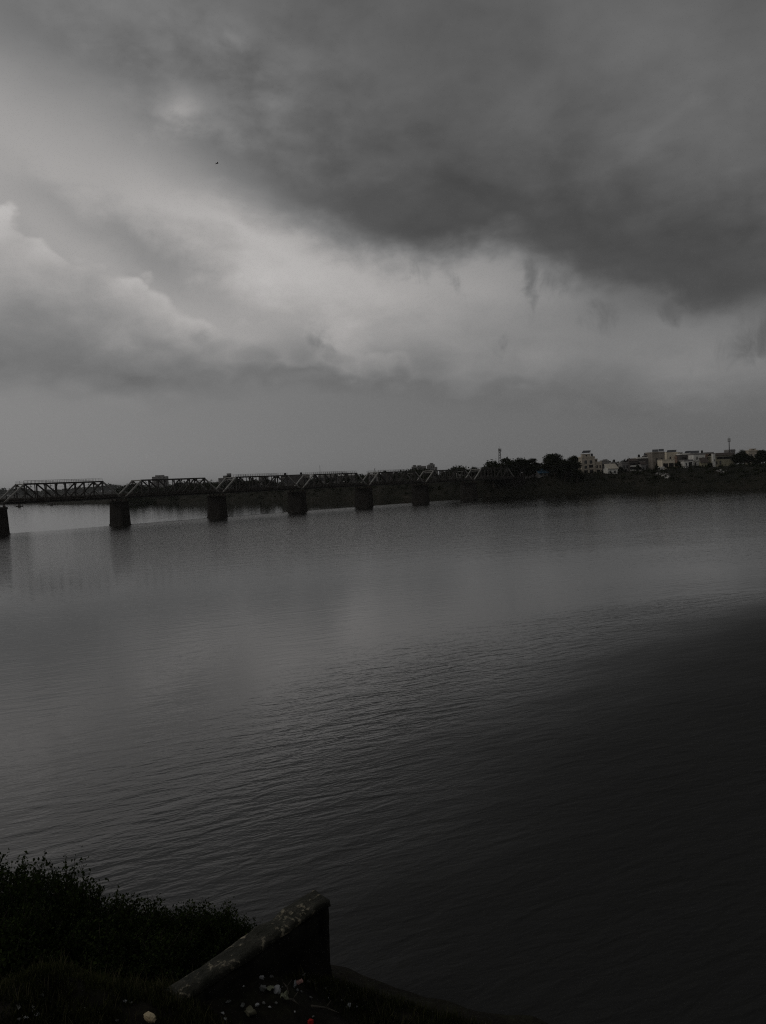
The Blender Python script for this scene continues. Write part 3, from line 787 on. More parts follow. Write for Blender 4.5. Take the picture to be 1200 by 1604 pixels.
def house(px0, px1, ytop, ybot, yd, wall, label, rows=(), depth=8.0, rz=0.0, bands=(), solar=None, roof='flat', trim=None, roof_mat='roof_dark', rooms=(), tank=None, cat='house', group='houses of the riverside town', name='house', parapet=True, snap=False):
    """flat-roofed town house; rows = [(z0 frac, z1 frac, [x centres frac], width frac, kind)]"""
    if snap:                  # stand where the sight line to its foot meets the ground
        for y_ in np.arange(470, 640, 1.0):
            q = ony((px0 + px1) / 2, ybot, y_)
            if q.z <= float(far_z(q.x, q.y)) + .1: yd = float(y_); break
    P0, P1 = ony(px0, ytop, yd), ony(px1, ytop, yd)
    Pb = ony((px0 + px1) / 2, ybot, yd)
    w = (P1 - P0).length / max(.6, math.cos(rz)); cx = (P0.x + P1.x) / 2
    zt = (P0.z + P1.z) / 2; zb = min(Pb.z, float(far_z(cx, yd)) + .2) - 1.0
    h = zt - zb; vis = zt - Pb.z; base = h - vis
    o = empty(name, (cx, yd, zb), rz)
    wm = M[wall]; tm = M[trim or wall]
    rects = []; kinds = []
    for za, zb_, xc, wf, kind in rows:
        for c in xc:
            rects.append(((c - wf / 2 - .5) * w, (c + wf / 2 - .5) * w, base + za * vis, base + zb_ * vis)); kinds.append(kind)
    mb = openings_wall(w, h, rects)
    k = len(mb.v)
    mb.v += [(-w / 2, 0, 0), (w / 2, 0, 0), (w / 2, depth, 0), (-w / 2, depth, 0), (-w / 2, 0, h), (w / 2, 0, h), (w / 2, depth, h), (-w / 2, depth, h)]
    for q in ((0, 3, 2, 1), (4, 5, 6, 7), (1, 2, 6, 5), (2, 3, 7, 6), (3, 0, 4, 7)): mb.f.append(tuple(k + i for i in q))
    mb.build('wall', wm, o)
    for (a, b, c, d), kind in zip(rects, kinds):
        if kind == 'w':
            win = MB().box(a - .07, b + .07, -.06, .05, c - .12, c - .004).box(a - .05, b + .05, -.05, .05, d + .004, d + .1).build('window', tm, o)
            MB().box(a + .01, b - .01, .2, .26, c + .01, d - .01).build('pane', M['glass'], win)
            MB().box((a + b) / 2 - .04, (a + b) / 2 + .04, .14, .195, c + .01, d - .01).build('frame', M['frame'], win)
        elif kind == 'b':      # open balcony or loggia
            bal = MB().box(a + .02, b - .02, -.9, .25, c - .16, c + .02).build('balcony', tm, o)
            MB().box(a + .02, b - .02, -.9, -.78, c + .024, c + .75).build('balustrade', tm, bal)
            MB().box(a + .02, b - .02, .23, .28, c + .03, d - .02).build('back_wall', M['void'], bal)
        else:
            MB().box(a + .02, b - .02, .2, .27, c + .01, d - .02).build('door', M['void'], o)
    for z, proud in bands:
        MB().box(-w / 2 - proud, w / 2 + proud, -proud, depth + proud, base + z * vis - .12, base + z * vis + .12).build('floor_slab', tm, o)
    if roof == 'flat':
        MB().box(-w / 2 - .25, w / 2 + .25, -.3, depth + .25, h + .002, h + .2).build('roof_slab', tm, o)
        if parapet:
            p = MB(); p.box(-w / 2, w / 2, -.05, .1, h + .204, h + .95).box(-w / 2, w / 2, depth - .15, depth, h + .204, h + .95).box(-w / 2, -w / 2 + .15, .104, depth - .154, h + .204, h + .95).box(w / 2 - .15, w / 2, .104, depth - .154, h + .204, h + .95)
            p.build('parapet', tm, o)
    elif roof == 'shed':       # one wide slope falling to the river, thickness and eaves
        mb = MB(); mb.hexa([(-w / 2 - .5, -.9, h - .3), (w / 2 + .5, -.9, h - .3), (w / 2 + .5, depth * .75, h + 3.0), (-w / 2 - .5, depth * .75, h + 3.0), (-w / 2 - .5, -.9, h - .14), (w / 2 + .5, -.9, h - .14), (w / 2 + .5, depth * .75, h + 3.16), (-w / 2 - .5, depth * .75, h + 3.16)])
        mb.build('roof', M[roof_mat], o)
        g = MB()
        for sx in (-w / 2, w / 2 - .2): g.hexa([(sx, 0, h), (sx + .2, 0, h), (sx + .2, depth * .7, h), (sx, depth * .7, h), (sx, 0, h + .02), (sx + .2, 0, h + .02), (sx + .2, depth * .7, h + 2.7), (sx, depth * .7, h + 2.7)])
        g.box(-w / 2, w / 2, depth * .7, depth * .75, h, h + 2.7).build('gable', wm, o)
    elif roof == 'gable':
        mb = MB()
        for s in (-1, 1):
            mb.hexa([(-w / 2 - .4, depth / 2, h + 1.6), (w / 2 + .4, depth / 2, h + 1.6), (w / 2 + .4, depth / 2 + s * (depth / 2 + .5), h - .2), (-w / 2 - .4, depth / 2 + s * (depth / 2 + .5), h - .2),
                     (-w / 2 - .4, depth / 2, h + 1.78), (w / 2 + .4, depth / 2, h + 1.78), (w / 2 + .4, depth / 2 + s * (depth / 2 + .5), h - .02), (-w / 2 - .4, depth / 2 + s * (depth / 2 + .5), h - .02)])
        mb.build('roof', M[roof_mat], o)
    for xc, wf, hh, dd in rooms:     # rooms on the roof
        a, b = (xc - wf / 2 - .5) * w, (xc + wf / 2 - .5) * w
        rm = MB().box(a, b, dd, dd + 3.5, h + .205, h + .2 + hh).build('roof_room', wm, o)
        MB().box(a - .25, b + .25, dd - .25, dd + 3.75, h + .204 + hh, h + .36 + hh).build('roof_slab', tm, rm)
        MB().box((a + b) / 2 - .45, (a + b) / 2 + .45, dd - .04, dd - .003, h + .35, h + .2 + hh * .75).build('doorway', M['void'], rm)
    if solar:
        for xc, wf, lift in solar:
            a, b = (xc - wf / 2 - .5) * w, (xc + wf / 2 - .5) * w; z = h + lift
            pn = MB().hexa([(a, .8, z), (b, .8, z), (b + 2.2, 4.2, z + 1.7), (a + 2.2, 4.2, z + 1.7), (a, .8, z + .09), (b, .8, z + .09), (b + 2.2, 4.2, z + 1.79), (a + 2.2, 4.2, z + 1.79)]).build('solar_panel', M['solar'], o)
            lg = MB()
            for x in (a + .2, b - .2):
                lg.box(x - .05, x + .05, .95, 1.05, h + .2, z + .05).box(x + 1.85, x + 1.95, 3.8, 3.9, h + .2, z + 1.45)
            lg.build('stand', M['frame'], pn)
            ed = MB(); ed.bar((a, .78, z + .02), (b, .78, z + .02), .1, .14, (0, 0, 1)).build('edge_rail', M['wall_white'], pn)
    if tank:
        for xc, r in tank:
            x = (xc - .5) * w
            MB().tube((x, 2.0, h + .9), (x, 2.0, h + 2.6), r, r * .92, 12).tube((x, 2.0, h + 2.6), (x, 2.0, h + 2.9), r * .92, r * .3, 12).tube((x, 2.0, h + .2), (x, 2.0, h + .9), r * .7, r * .7, 8).build('water_tank', M['tank'], o)
    return tag(o, label, cat, group)

house(911, 932, 717, 742, 520, 'wall_beige', 'tall beige house with a solar panel on its roof room', [(.62, .84, [.3, .7], .2, 'w'), (.32, .5, [.3], .2, 'w'), (.30, .54, [.7], .34, 'b'), (.02, .22, [.3, .72], .28, 'd')], bands=[(.58, .12), (.27, .12)], rooms=[(.42, .6, 2.3, 1.5)], solar=[(.34, .6, 3.3)], tank=[(.86, .7)], rz=R(4))
house(932, 943, 725, 743, 523, 'wall_beige', 'lower beige wing with a stair tower beside the tall beige house', [(.55, .8, [.3, .75], .22, 'w'), (.1, .38, [.5], .5, 'b')], rooms=[(.25, .4, 2.6, 1.0)], bands=[(.47, .1)], rz=R(4))
house(943, 954, 723, 739, 528, 'wall_grey', 'small grey house with a roof terrace left of the tan roof', [(.45, .75, [.5], .7, 'b')], rooms=[(.6, .5, 1.2, 2)], rz=R(-6))
house(952, 968, 733.5, 743, 508, 'wall_white', 'low white house with a large sloping tan roof', [(.15, .6, [.25, .7], .2, 'w')], roof='shed', roof_mat='roof_tin', rz=R(8), depth=7)
house(974, 986, 726, 741, 522, 'wall_grey', 'grey narrow house with a flat roof right of the tan roof', tank=[(.5, .75)], rows=[(.5, .8, [.3, .7], .22, 'w'), (.1, .4, [.5], .3, 'd')], rz=R(3))
house(986, 998, 722, 740, 518, 'wall_dark', 'dark house with two pale balcony bands', [(.52, .8, [.5], .84, 'b'), (.14, .42, [.5], .84, 'b')], roof='gable', trim='wall_white', rz=R(-5))
house(998, 1021, 718, 740, 524, 'wall_dark', 'wide dark block with a white parapet strip left of the tall block', [(.6, .78, [.2, .5], .18, 'w'), (.2, .42, [.2, .5, .8], .18, 'w')], bands=[(.52, .15)], trim='wall_white', rooms=[(.75, .35, 1.6, 2)], solar=[(.72, .5, 2.0)], tank=[(.2, .8)], rz=R(5))
house(1021, 1042, 710, 742, 520, 'wall_taupe', 'tallest grey-beige block with a canopy of solar panels on top', [(.62, .76, [.35, .75], .16, 'w'), (.36, .5, [.35, .75], .16, 'w'), (.08, .24, [.35, .7], .18, 'w')], bands=[(.57, .08), (.3, .08)], solar=[(.3, .5, 1.0), (.78, .42, 1.2)], rz=R(12), depth=10)
house(957, 966, 726, 737, 540, 'wall_grey', 'small grey house peeping over the tan roof', [(.4, .7, [.3, .7], .2, 'w')], rz=R(-3), tank=[(.7, .7)])
house(1004, 1012, 727, 741, 509, 'wall_grey', 'little grey hut in front of the wide dark block', [(.4, .7, [.5], .3, 'w')], roof='gable', rz=R(10), depth=4)
house(1060, 1068, 717, 738, 531, 'wall_pink', 'slim brown house squeezed behind the dark tree', [(.6, .8, [.5], .4, 'w'), (.3, .5, [.5], .4, 'w')], rz=R(6), rooms=[(.5, .6, 1.4, 2)])
house(1098, 1108, 724, 737, 511, 'wall_olive', 'low olive annex at the foot of the whitish house', [(.3, .7, [.3, .7], .2, 'd')], roof='shed', roof_mat='roof_dark', rz=R(-6), depth=4)
house(1037, 1057, 720, 741, 510, 'wall_cream', 'cream house with two wide dark openings side by side', [(.40, .74, [.27, .73], .40, 'd'), (.03, .26, [.3, .75], .22, 'w')], bands=[(.34, .25), (.98, .2)], parapet=False, rz=R(2))
house(1033, 1041, 733, 741, 506, 'wall_white', 'small white annex at the foot of the cream house', [(.3, .75, [.5], .35, 'd')], rz=R(2), depth=3)
house(1044, 1065, 710.5, 722, 534, 'wall_cream', 'yellowish upper house with a tilted solar panel behind the cream house', [(.2, .6, [.28], .12, 'w'), (.2, .5, [.78], .16, 'w')], solar=[(.38, .7, .9)], rooms=[(.3, .3, 1.0, 4)], rz=R(2))
house(1065, 1089, 712, 738, 526, 'wall_dark', 'dark apartment house with small solar panels and shaded balconies', [(.62, .84, [.3, .7], .3, 'b'), (.3, .5, [.3, .7], .3, 'b')], solar=[(.48, .34, .8)], rooms=[(.12, .2, 1.4, 1)], trim='wall_white', rz=R(-3))
house(1072, 1086, 722, 738, 514, 'wall_white', 'narrow pale house front with one window and a tall dark bay', [(.55, .8, [.22], .16, 'w'), (.05, .88, [.68], .4, 'd')], bands=[(.47, .08)], trim='wall_grey', rz=R(2))
house(1086, 1105, 712, 736, 518, 'wall_white', 'whitish three-storey house with a long dark solar panel', [(.68, .86, [.3], .12, 'w'), (.68, .8, [.8], .12, 'w'), (.3, .5, [.15], .14, 'w'), (.02, .2, [.5], .2, 'd')], bands=[(.58, .14), (.24, .14)], solar=[(.12, .75, 1.0)], tank=[(.85, .7)], trim='wall_grey', rz=R(4))
house(1105, 1118, 710.5, 731, 527, 'wall_pink', 'grey-brown house with cluttered white balconies', [(.5, .75, [.75], .4, 'b'), (.12, .35, [.75], .4, 'b'), (.55, .75, [.3], .2, 'w')], trim='wall_grey', rz=R(-4))
house(1118, 1149, 713, 732, 514, 'wall_olive', 'long olive building with a dark eave line below the tall pole', [(.25, .55, [.33], .1, 'w'), (.25, .5, [.14], .07, 'w'), (.68, .86, [.55], .82, 'd')], bands=[(.9, .4)], trim='wall_grey', roof='gable', rz=R(2), depth=9)
house(1117, 1120.5, 711, 731, 512, 'wall_white', 'white stair tower at the left end of the olive building', [(.4, .6, [.5], .4, 'w')], rz=R(2), depth=2.5, parapet=False)
house(1144, 1152, 706, 716, 535, 'wall_grey', 'small grey roof room peeping above the olive building', [(.3, .6, [.5], .3, 'w')], rz=R(6))
house(1173, 1187, 707, 722, 530, 'wall_beige', 'pale house with a rooftop shelter behind the trees at the right', [(.4, .7, [.3, .72], .2, 'w')], rooms=[(.6, .55, 1.6, 2)], rz=R(-8))
house(843, 859, 740.5, 746, 500, 'wall_grey', 'shed under a bright blue sheet roof below the big domed tree', [(.2, .8, [.3, .7], .2, 'd')], roof='shed', roof_mat='tarp_blue', rz=R(14), depth=5, cat='shed', name='shed', snap=True)
house(889, 905, 736.5, 743, 502, 'wall_grey', 'low grey shed left of the beige house', [(.2, .7, [.3, .7], .2, 'd')], rz=R(-4), depth=5, cat='shed', name='shed', snap=True)
house(805, 813, 741.5, 747, 498, 'wall_grey', 'small pale hut where the bridge meets the bank', [(.2, .7, [.5], .3, 'd')], rz=R(6), depth=4, cat='shed', name='hut', snap=True)
house(819, 836, 744.5, 749, 496, 'wall_grey', 'long low pale wall-like shed right of the bridge end', [(.2, .7, [.2, .5, .8], .1, 'd')], roof='gable', rz=R(3), depth=4, cat='shed', name='shed', snap=True)
# town behind the bridge
GB = 'houses behind the bridge'
house(342, 362, 750, 770, 800, 'wall_grey', 'stepped grey house above the left portal of the third span', [(.5, .8, [.3, .7], .2, 'w')], rooms=[(.65, .6, 3.0, 2), (.8, .3, 5.2, 2)], group=GB)
house(440, 482, 745, 768, 720, 'wall_dark', 'broad dark building carrying two water tanks on its roof', [(.5, .75, [.15, .4, .65, .88], .12, 'w')], tank=[(.15, 1.3), (.75, 1.2)], group=GB, depth=14)
house(405, 418, 747, 766, 745, 'wall_grey', 'pale-grey house behind the right half of the third span', [(.5, .8, [.3, .7], .25, 'w'), (.1, .35, [.3, .7], .25, 'w')], group=GB)
house(498, 528, 744.5, 765, 710, 'wall_grey', 'long grey house with white openings behind the fourth span', [(.55, .85, [.2, .5, .8], .2, 'w')], trim='wall_white', group=GB, depth=12)
house(530, 556, 745, 764, 700, 'wall_dark', 'dark house behind the right half of the fourth span', [(.5, .8, [.25, .75], .25, 'b')], trim='wall_white', group=GB)
house(577, 592, 744, 762, 660, 'wall_grey', 'grey house with roof aerials behind the left portal of the fifth span', [(.4, .8, [.3, .7], .25, 'w')], rooms=[(.75, .4, 2.2, 1)], group=GB)
house(597, 614, 742, 760, 665, 'wall_dark', 'dark house with a black water tank above the fifth span', [(.4, .8, [.3, .7], .2, 'w')], tank=[(.35, 1.5)], rooms=[(.7, .4, 1.4, 1)], group=GB)
house(716, 722, 742, 752, 540, 'wall_white', 'small white hut seen through the sixth truss span', [(.2, .7, [.5], .3, 'd')], group=GB, depth=3)
# distant blocks
GD = 'distant flat blocks'
for a, b, yt, yd, n, lab in [(645, 654, 731.5, 1500, 4, 'leftmost pale block of the distant cluster above the fifth span'), (654, 660, 729.5, 1560, 5, 'narrow distant block second from the left in the cluster'),
                             (660, 667.5, 730.5, 1540, 5, 'middle distant block with a flat top in the cluster'), (669, 672, 729.5, 1580, 5, 'thinnest distant block in the cluster'), (671.5, 681, 728, 1600, 6, 'tallest distant block at the right of the cluster'), (681, 685, 732, 1550, 4, 'lowest distant block at the right end of the cluster'),
                             (238, 261, 747, 1700, 8, 'lone hazy tower block rising above the second truss span')]:
    rows = [(i / n + .25 / n, i / n + .75 / n, [.2, .5, .8], .16, 'w') for i in range(n)]
    house(a, b, yt, 765, yd, 'wall_grey', lab, rows, depth=14, rooms=[(.5, .6, 3.5, 3)] if b - a > 8 else (), group=GD, name='apartment_block', cat='apartment block')
# rubble spilled down the bank under the cream house
rb = 0
for px, py, w_, lab in [(1036, 741, 2.6, 'pale heap of rubble highest on the slope below the cream house'), (1041, 744, 3.2, 'broadest heap of pale rubble below the cream house'), (1047, 747, 2.2, 'lowest heap of pale rubble below the cream house'), (1131, 738.5, 2.6, 'small pale heap of rubble below the olive building')]:
    az_ = math.atan2(ray(px, py).x, ray(px, py).y)
    best = None
    for s_ in np.arange(2, 60, .5):
        r0 = float(shore_r(az_)) + s_; x_, y_ = r0 * math.sin(az_), r0 * math.cos(az_)
        q = (Vector((x_, y_, float(far_z(x_, y_)))) - CAM); v_ = 802 - F * q.dot(c_u) / q.dot(c_f)
        if best is None or abs(v_ - py) < best[0]: best = (abs(v_ - py), x_, y_)
    _, x_, y_ = best
    o = empty('rubble_heap', (x_, y_, float(far_z(x_, y_))))
    for k in range(14):
        u, v_ = random.gauss(0, w_ * .4), random.gauss(0, w_ * .4); z_ = float(far_z(x_ + u, y_ + v_)) - o.location.z; s_ = .3 + .45 * random.random()
        mb = MB(); mb.hexa([(u + s_ * a * random.uniform(.6, 1.2), v_ + s_ * b * random.uniform(.6, 1.2), z_ + c * s_ * random.uniform(.5, 1)) for c in (-.4, 1) for a, b in ((-1, -1), (1, -1), (1, 1), (-1, 1))])
        mb.build('chunk', M[('wall_white', 'wall_grey', 'wall_grey')[k % 3]], o)
    tag(o, lab, 'rubble', 'rubble on the far bank')

# ------------------------------------------------------------------ masts and poles
def at_ground(px, yd):
    P = ony(px, 740, yd); return P.x, float(far_z(P.x, yd))
def lattice_mast(px, ytop, yd, label):
    x, zb = at_ground(px, yd); top = ony(px, ytop, yd); h = top.z - zb
    o = empty('lattice_mast', (top.x, yd, zb - .3))
    h += .3; w0, w1 = 1.3, .45
    for sx, sy in ((-1, -1), (1, -1), (1, 1), (-1, 1)):
        MB().bar((sx * w0, sy * w0, 0), (sx * w1, sy * w1, h), .16, .16).build('leg', M['steel'], o)
    n = 11
    for k in range(n):
        a, b = k / n, (k + 1) / n; wa, wb = w0 + (w1 - w0) * a, w0 + (w1 - w0) * b
        m_ = MB()
        for (p, q) in (((-1, -1), (1, -1)), ((1, -1), (1, 1)), ((1, 1), (-1, 1)), ((-1, 1), (-1, -1))):
            m_.bar((p[0] * wa, p[1] * wa, a * h), (q[0] * wb, q[1] * wb, b * h), .09, .09, (0, .3, 1)).bar((q[0] * wa, q[1] * wa, a * h), (p[0] * wb, p[1] * wb, b * h), .09, .09, (0, .3, 1))
        m_.build('brace', M['steel'], o)
    for k in range(3):
        t = k * 2.094
        MB().box(-.18, .18, -.12, .12, h - 2.0, h + .3).build('antenna', M['frame'], o).location = (1.0 * math.cos(t), 1.0 * math.sin(t), 0)
    MB().tube((0, 0, h - 2.4), (0, 0, h + 1.8), .06, .04, 6).box(-1.0, 1.0, -.06, .06, h - 1.2, h - 1.08).box(-.06, .06, -1.0, 1.0, h - 1.35, h - 1.23).build('top_spike', M['steel'], o)
    tag(o, label, 'mast', 'masts')
lattice_mast(782.5, 703, 530, 'grey lattice mast rising behind the ragged tree')
def pole(name, px, ytop, yd, r0, label, head, cat):
    x, zb = at_ground(px, yd); top = ony(px, ytop, yd); h = top.z - zb + .3
    o = empty(name, (top.x, yd, zb - .3))
    MB().tube((0, 0, 0), (0, 0, h), r0, r0 * .6, 8).build('shaft', M['tank'] if head == 'cell' else M['steel'], o)
    if head == 'cell':
        MB().tube((0, 0, h - 2.2), (0, 0, h - 2.0), .85, .85, 10).tube((0, 0, h - .4), (0, 0, h - .25), .7, .7, 10).build('ring_platform', M['steel'], o)
        for k in range(6):
            t = k * 1.047; a = MB().box(-.14, .14, -.1, .1, h - 2.3, h + .2).build('antenna', M['frame'], o); a.location = (.78 * math.cos(t), .78 * math.sin(t), 0); a.rotation_euler = (0, 0, t)
        for k in range(3): MB().tube((.4 * (k - 1), 0, h - .2), (.4 * (k - 1), 0, h + 1.5), .04, .02, 5).build('whip_aerial', M['steel'], o)
    elif head == 'aerial':
        MB().box(-.7, .7, -.05, .05, h - .4, h - .3).box(-.5, .5, -.05, .05, h - .9, h - .8).build('aerial_bars', M['steel'], o)
    tag(o, label, cat, 'masts')
pole('phone_mast', 1142, 687, 532, .42, 'tall slim pole with a cluster of antennas above the olive building', 'cell', 'mast')
pole('thin_pole', 501, 729, 715, .22, 'thin lone pole above the fourth truss span', 'plain', 'pole')
pole('aerial_pole', 575, 738, 655, .14, 'short aerial above the left portal of the fifth span', 'aerial', 'aerial')
pole('aerial_pole', 587, 733.5, 668, .3, 'thicker stub pole just right of the short aerial', 'aerial', 'aerial')
pole('line_pole', 178.5, 760, 880, .2, 'left one of two thin poles in the gap between spans one and two', 'plain', 'pole')
pole('line_pole', 183, 760, 880, .2, 'right one of two thin poles in the gap between spans one and two', 'plain', 'pole')

# ------------------------------------------------------------------ boats and sand bar
def boat(px, py, ln, hcab, label, rz=0.0):
    P = onz(px, py, 0); o = empty('river_boat', (P.x, P.y, 0), rz)
    st = []
    for k, (t, w, zk, zs) in enumerate([(-.5, .10, .55, 1.25), (-.42, .55, .05, 1.0), (-.2, .95, -.35, .8), (.1, 1.0, -.4, .75), (.35, .8, -.25, .85), (.5, .35, .2, 1.15)]):
        b = ln * .13
        st.append([(t * ln, -w * b, zs), (t * ln, -w * b * .75, (zs + zk) / 2), (t * ln, 0, zk), (t * ln, w * b * .75, (zs + zk) / 2), (t * ln, w * b, zs), (t * ln, 0, zs - .15)])
    loft(st).build('hull', M['hull'], o)
    if hcab:
        cb = MB().box(-ln * .16, ln * .12, -.8, .8, .62, hcab).build('cabin', M['hull'], o)
        MB().box(-ln * .2, ln * .15, -.95, .95, hcab + .003, hcab + .15).build('cabin_roof', M['wall_grey'], cb)
        for k in range(3): MB().box(-ln * .12 + k * ln * .08, -ln * .12 + k * ln * .08 + .5, -.83, -.803, 1.1, 1.1 + hcab * .25).build('window', M['glass'], cb)
    tag(o, label, 'boat', 'boats moored beyond the bridge')
boat(30.5, 793.4, 9.5, 3.0, 'small cabin boat nearest the first pier, beyond the bridge', R(-8))
boat(81, 790.8, 9.8, 2.6, 'small cabin boat beyond the middle of the first span', R(5))
boat(134.5, 789.6, 6.5, 0, 'low open boat by the far shore beyond the first span', R(-3))
sb = onz(100, 790.6); mb = loft([[(34 * math.cos(t) * s, 3.2 * math.sin(t) * s, z) for t in np.linspace(0, 2 * math.pi, 19)[:-1]] for s, z in ((1.05, -.4), (1, 0), (.7, .35), (.2, .5))])
o = mb.build('sand_bar', M['far_ground']); o.location = (sb.x, sb.y, 0); o.rotation_euler = (0, 0, R(-20)); tag(o, 'thin mud bar lying off the far shore', kind='structure')

# ------------------------------------------------------------------ a bird high over the river
def bird():
    P = CAM + ray(340, 256) * 120.0
    o = empty('bird', P, R(35))
    loft([[(x, r * math.cos(t), r * .9 * math.sin(t) + dz) for t in np.linspace(0, 2 * math.pi, 9)[:-1]] for x, r, dz in ((-.19, .012, 0), (-.12, .05, 0), (0, .07, 0), (.12, .05, .01), (.17, .035, .02), (.215, .035, .022), (.24, .012, .015), (.275, .003, .008))]).build('body', M['bird'], o, True)
    for s in (-1, 1):
        mb = MB(); mb.hexa([(-.07, s * .05, .02), (.09, s * .05, .03), (.10, s * .24, .10), (-.06, s * .24, .09), (-.07, s * .05, .035), (.09, s * .05, .045), (.10, s * .24, .115), (-.06, s * .24, .105)])
        mb.hexa([(-.06, s * .24, .09), (.10, s * .24, .10), (.0, s * .52, .05), (-.05, s * .5, .05), (-.06, s * .24, .105), (.10, s * .24, .115), (.0, s * .52, .058), (-.05, s * .5, .058)]).build('wing', M['bird'], o)
    MB().hexa([(-.34, -.07, 0), (-.16, -.025, -.005), (-.16, .025, -.005), (-.34, .07, 0), (-.34, -.07, .008), (-.16, -.025, .008), (-.16, .025, .008), (-.34, .07, .008)]).build('tail', M['bird'], o)
    tag(o, 'single dark bird flying under the storm cloud', 'bird')
bird()

# ------------------------------------------------------------------ haze over the river valley
HAZE = 6e-5
hz = MB().box(-7000, 5000, -1000, 8000, -4.0, 75).build('haze', None)
tag(hz, 'thin rainy haze over the river valley', kind='stuff')
hm = bpy.data.materials.new('river_haze'); hm.use_nodes = True
T = NT(hm.node_tree)
pv = T.n('ShaderNodeVolumePrincipled'); pv.inputs['Color'].default_value = (.9, .91, .93, 1); pv.inputs['Density'].default_value = HAZE; pv.inputs['Anisotropy'].default_value = 0.0
T.put(T.n('ShaderNodeOutputMaterial').inputs['Volume'], pv.outputs[0])
hz.data.materials.clear(); hz.data.materials.append(hm)

# ------------------------------------------------------------------ the near bank: broken wall, shrubs, grass, litter
def wall_mat():
    m = bpy.data.materials.new('stained_concrete'); m.use_nodes = True
    T = NT(m.node_tree)
    tc = T.n('ShaderNodeTexCoord').outputs['Object']
    a = T.noise(tc, 1.3, 6, .62, .4); b = T.noise(tc, 7, 5, .6); c = T.noise(T.vec('MULTIPLY', tc, (1, 1, .25)), 3.0, 4, .6)
    base = T.ramp(T.add(T.mul(a, .5), T.mul(c, .5)), [(.36, (.018, .02, .014)), (.52, (.04, .04, .03)), (.66, (.09, .085, .07))])
    pale = T.ramp(T.add(T.mul(a, .45), T.mul(b, .55)), [(.555, (0, 0, 0)), (.63, (1, 1, 1))])
    sp = T.n('ShaderNodeSeparateXYZ'); T.put(sp.inputs[0], tc)
    hi = T.ss(sp.outputs[2], 1.55, 2.05)          # lime crust flakes along the top
    mx = T.n('ShaderNodeMix', data_type='RGBA'); T.put(mx.inputs['Factor'], T.mul(pale, T.add(T.mul(hi, .9), .04)))
    T.put(mx.inputs['A'], base); mx.inputs['B'].default_value = (.38, .34, .25, 1)
    bs = T.n('ShaderNodeBsdfPrincipled'); T.put(bs.inputs['Base Color'], mx.outputs['Result']); bs.inputs['Roughness'].default_value = .85; bs.inputs['Specular IOR Level'].default_value = .25
    bp = T.n('ShaderNodeBump'); bp.inputs['Distance'].default_value = .12; T.put(bp.inputs['Height'], T.add(a, T.mul(b, .6))); T.put(bs.inputs['Normal'], bp.outputs[0])
    T.put(T.n('ShaderNodeOutputMaterial').inputs[0], bs.outputs[0])
    return m
M['concrete'] = wall_mat()
M['dark_concrete'] = mat('near_black_concrete', (.010, .010, .008), (.03, .029, .024), 2.2, .9, .03, 6)  # body and footing, much darker than the coping
WZ = 2.62
wa, wb = onz(236, 1558, WZ), onz(490, 1394, WZ)
wdir = (wb - wa); wlen = wdir.length + 1.0; wrz = math.atan2(wdir.y, wdir.x)
wroot = empty('concrete_wall', (wb.x, wb.y, .4), wrz)      # local -x runs back into the bank, -y faces the viewer's side
def slab(x0, x1, y0, y1, z0, z1, seed, amp=.035, nx=26, ny=4, nz=8):
    """box with worn faces"""
    mb = MB(); idx = {}
    def vid(i, j, k):
        if (i, j, k) not in idx:
            x, y, z = x0 + (x1 - x0) * i / nx, y0 + (y1 - y0) * j / ny, z0 + (z1 - z0) * k / nz
            e = (i in (0, nx)) + (j in (0, ny)) + (k in (0, nz))
            n1, n2, n3 = (float(fbm(np.array(x * 1.9 + seed + q * 17), np.array(y * 1.7 + z * 2.3 + q * 5), 4)) for q in range(3))
            q = amp * (1 + .8 * (e >= 2))
            cx, cy, cz = (x0 + x1) / 2, (y0 + y1) / 2, (z0 + z1) / 2
            inw = .03 if e >= 2 else 0
            idx[(i, j, k)] = len(mb.v)
            mb.v.append((x + q * n1 * 2 - math.copysign(inw, x - cx) * (i in (0, nx)), y + q * n2 * 2 - math.copysign(inw, y - cy) * (j in (0, ny)), z + q * n3 * 2 - math.copysign(inw, z - cz) * (k in (0, nz))))
        return idx[(i, j, k)]
    for i in range(nx):
        for j in range(ny):
            mb.f.append((vid(i, j, 0), vid(i, j + 1, 0), vid(i + 1, j + 1, 0), vid(i + 1, j, 0))); mb.f.append((vid(i, j, nz), vid(i + 1, j, nz), vid(i + 1, j + 1, nz), vid(i, j + 1, nz)))
        for k in range(nz):
            mb.f.append((vid(i, 0, k), vid(i + 1, 0, k), vid(i + 1, 0, k + 1), vid(i, 0, k + 1))); mb.f.append((vid(i, ny, k), vid(i, ny, k + 1), vid(i + 1, ny, k + 1), vid(i + 1, ny, k)))
    for j in range(ny):
        for k in range(nz):
            mb.f.append((vid(0, j, k), vid(0, j, k + 1), vid(0, j + 1, k + 1), vid(0, j + 1, k))); mb.f.append((vid(nx, j, k), vid(nx, j + 1, k), vid(nx, j + 1, k + 1), vid(nx, j, k + 1)))
    return mb
slab(-wlen, 0, -.68, 0, 1.98, WZ - .4, 3, .028, 60, 6, 4).build('coping', M['concrete'], wroot, True)
slab(-wlen, -.03, -.665, -.04, -1.2, 2.0, 5, .018, 30, 3, 14).build('body', M['dark_concrete'], wroot, True)
slab(-wlen * .5, -.0, -.9, .15, -1.6, .12, 8, .05, 16, 4, 4).build('footing', M['dark_concrete'], wroot, True)
tag(wroot, 'broken concrete wall with flaking lime jutting from the bank into the water', 'wall')

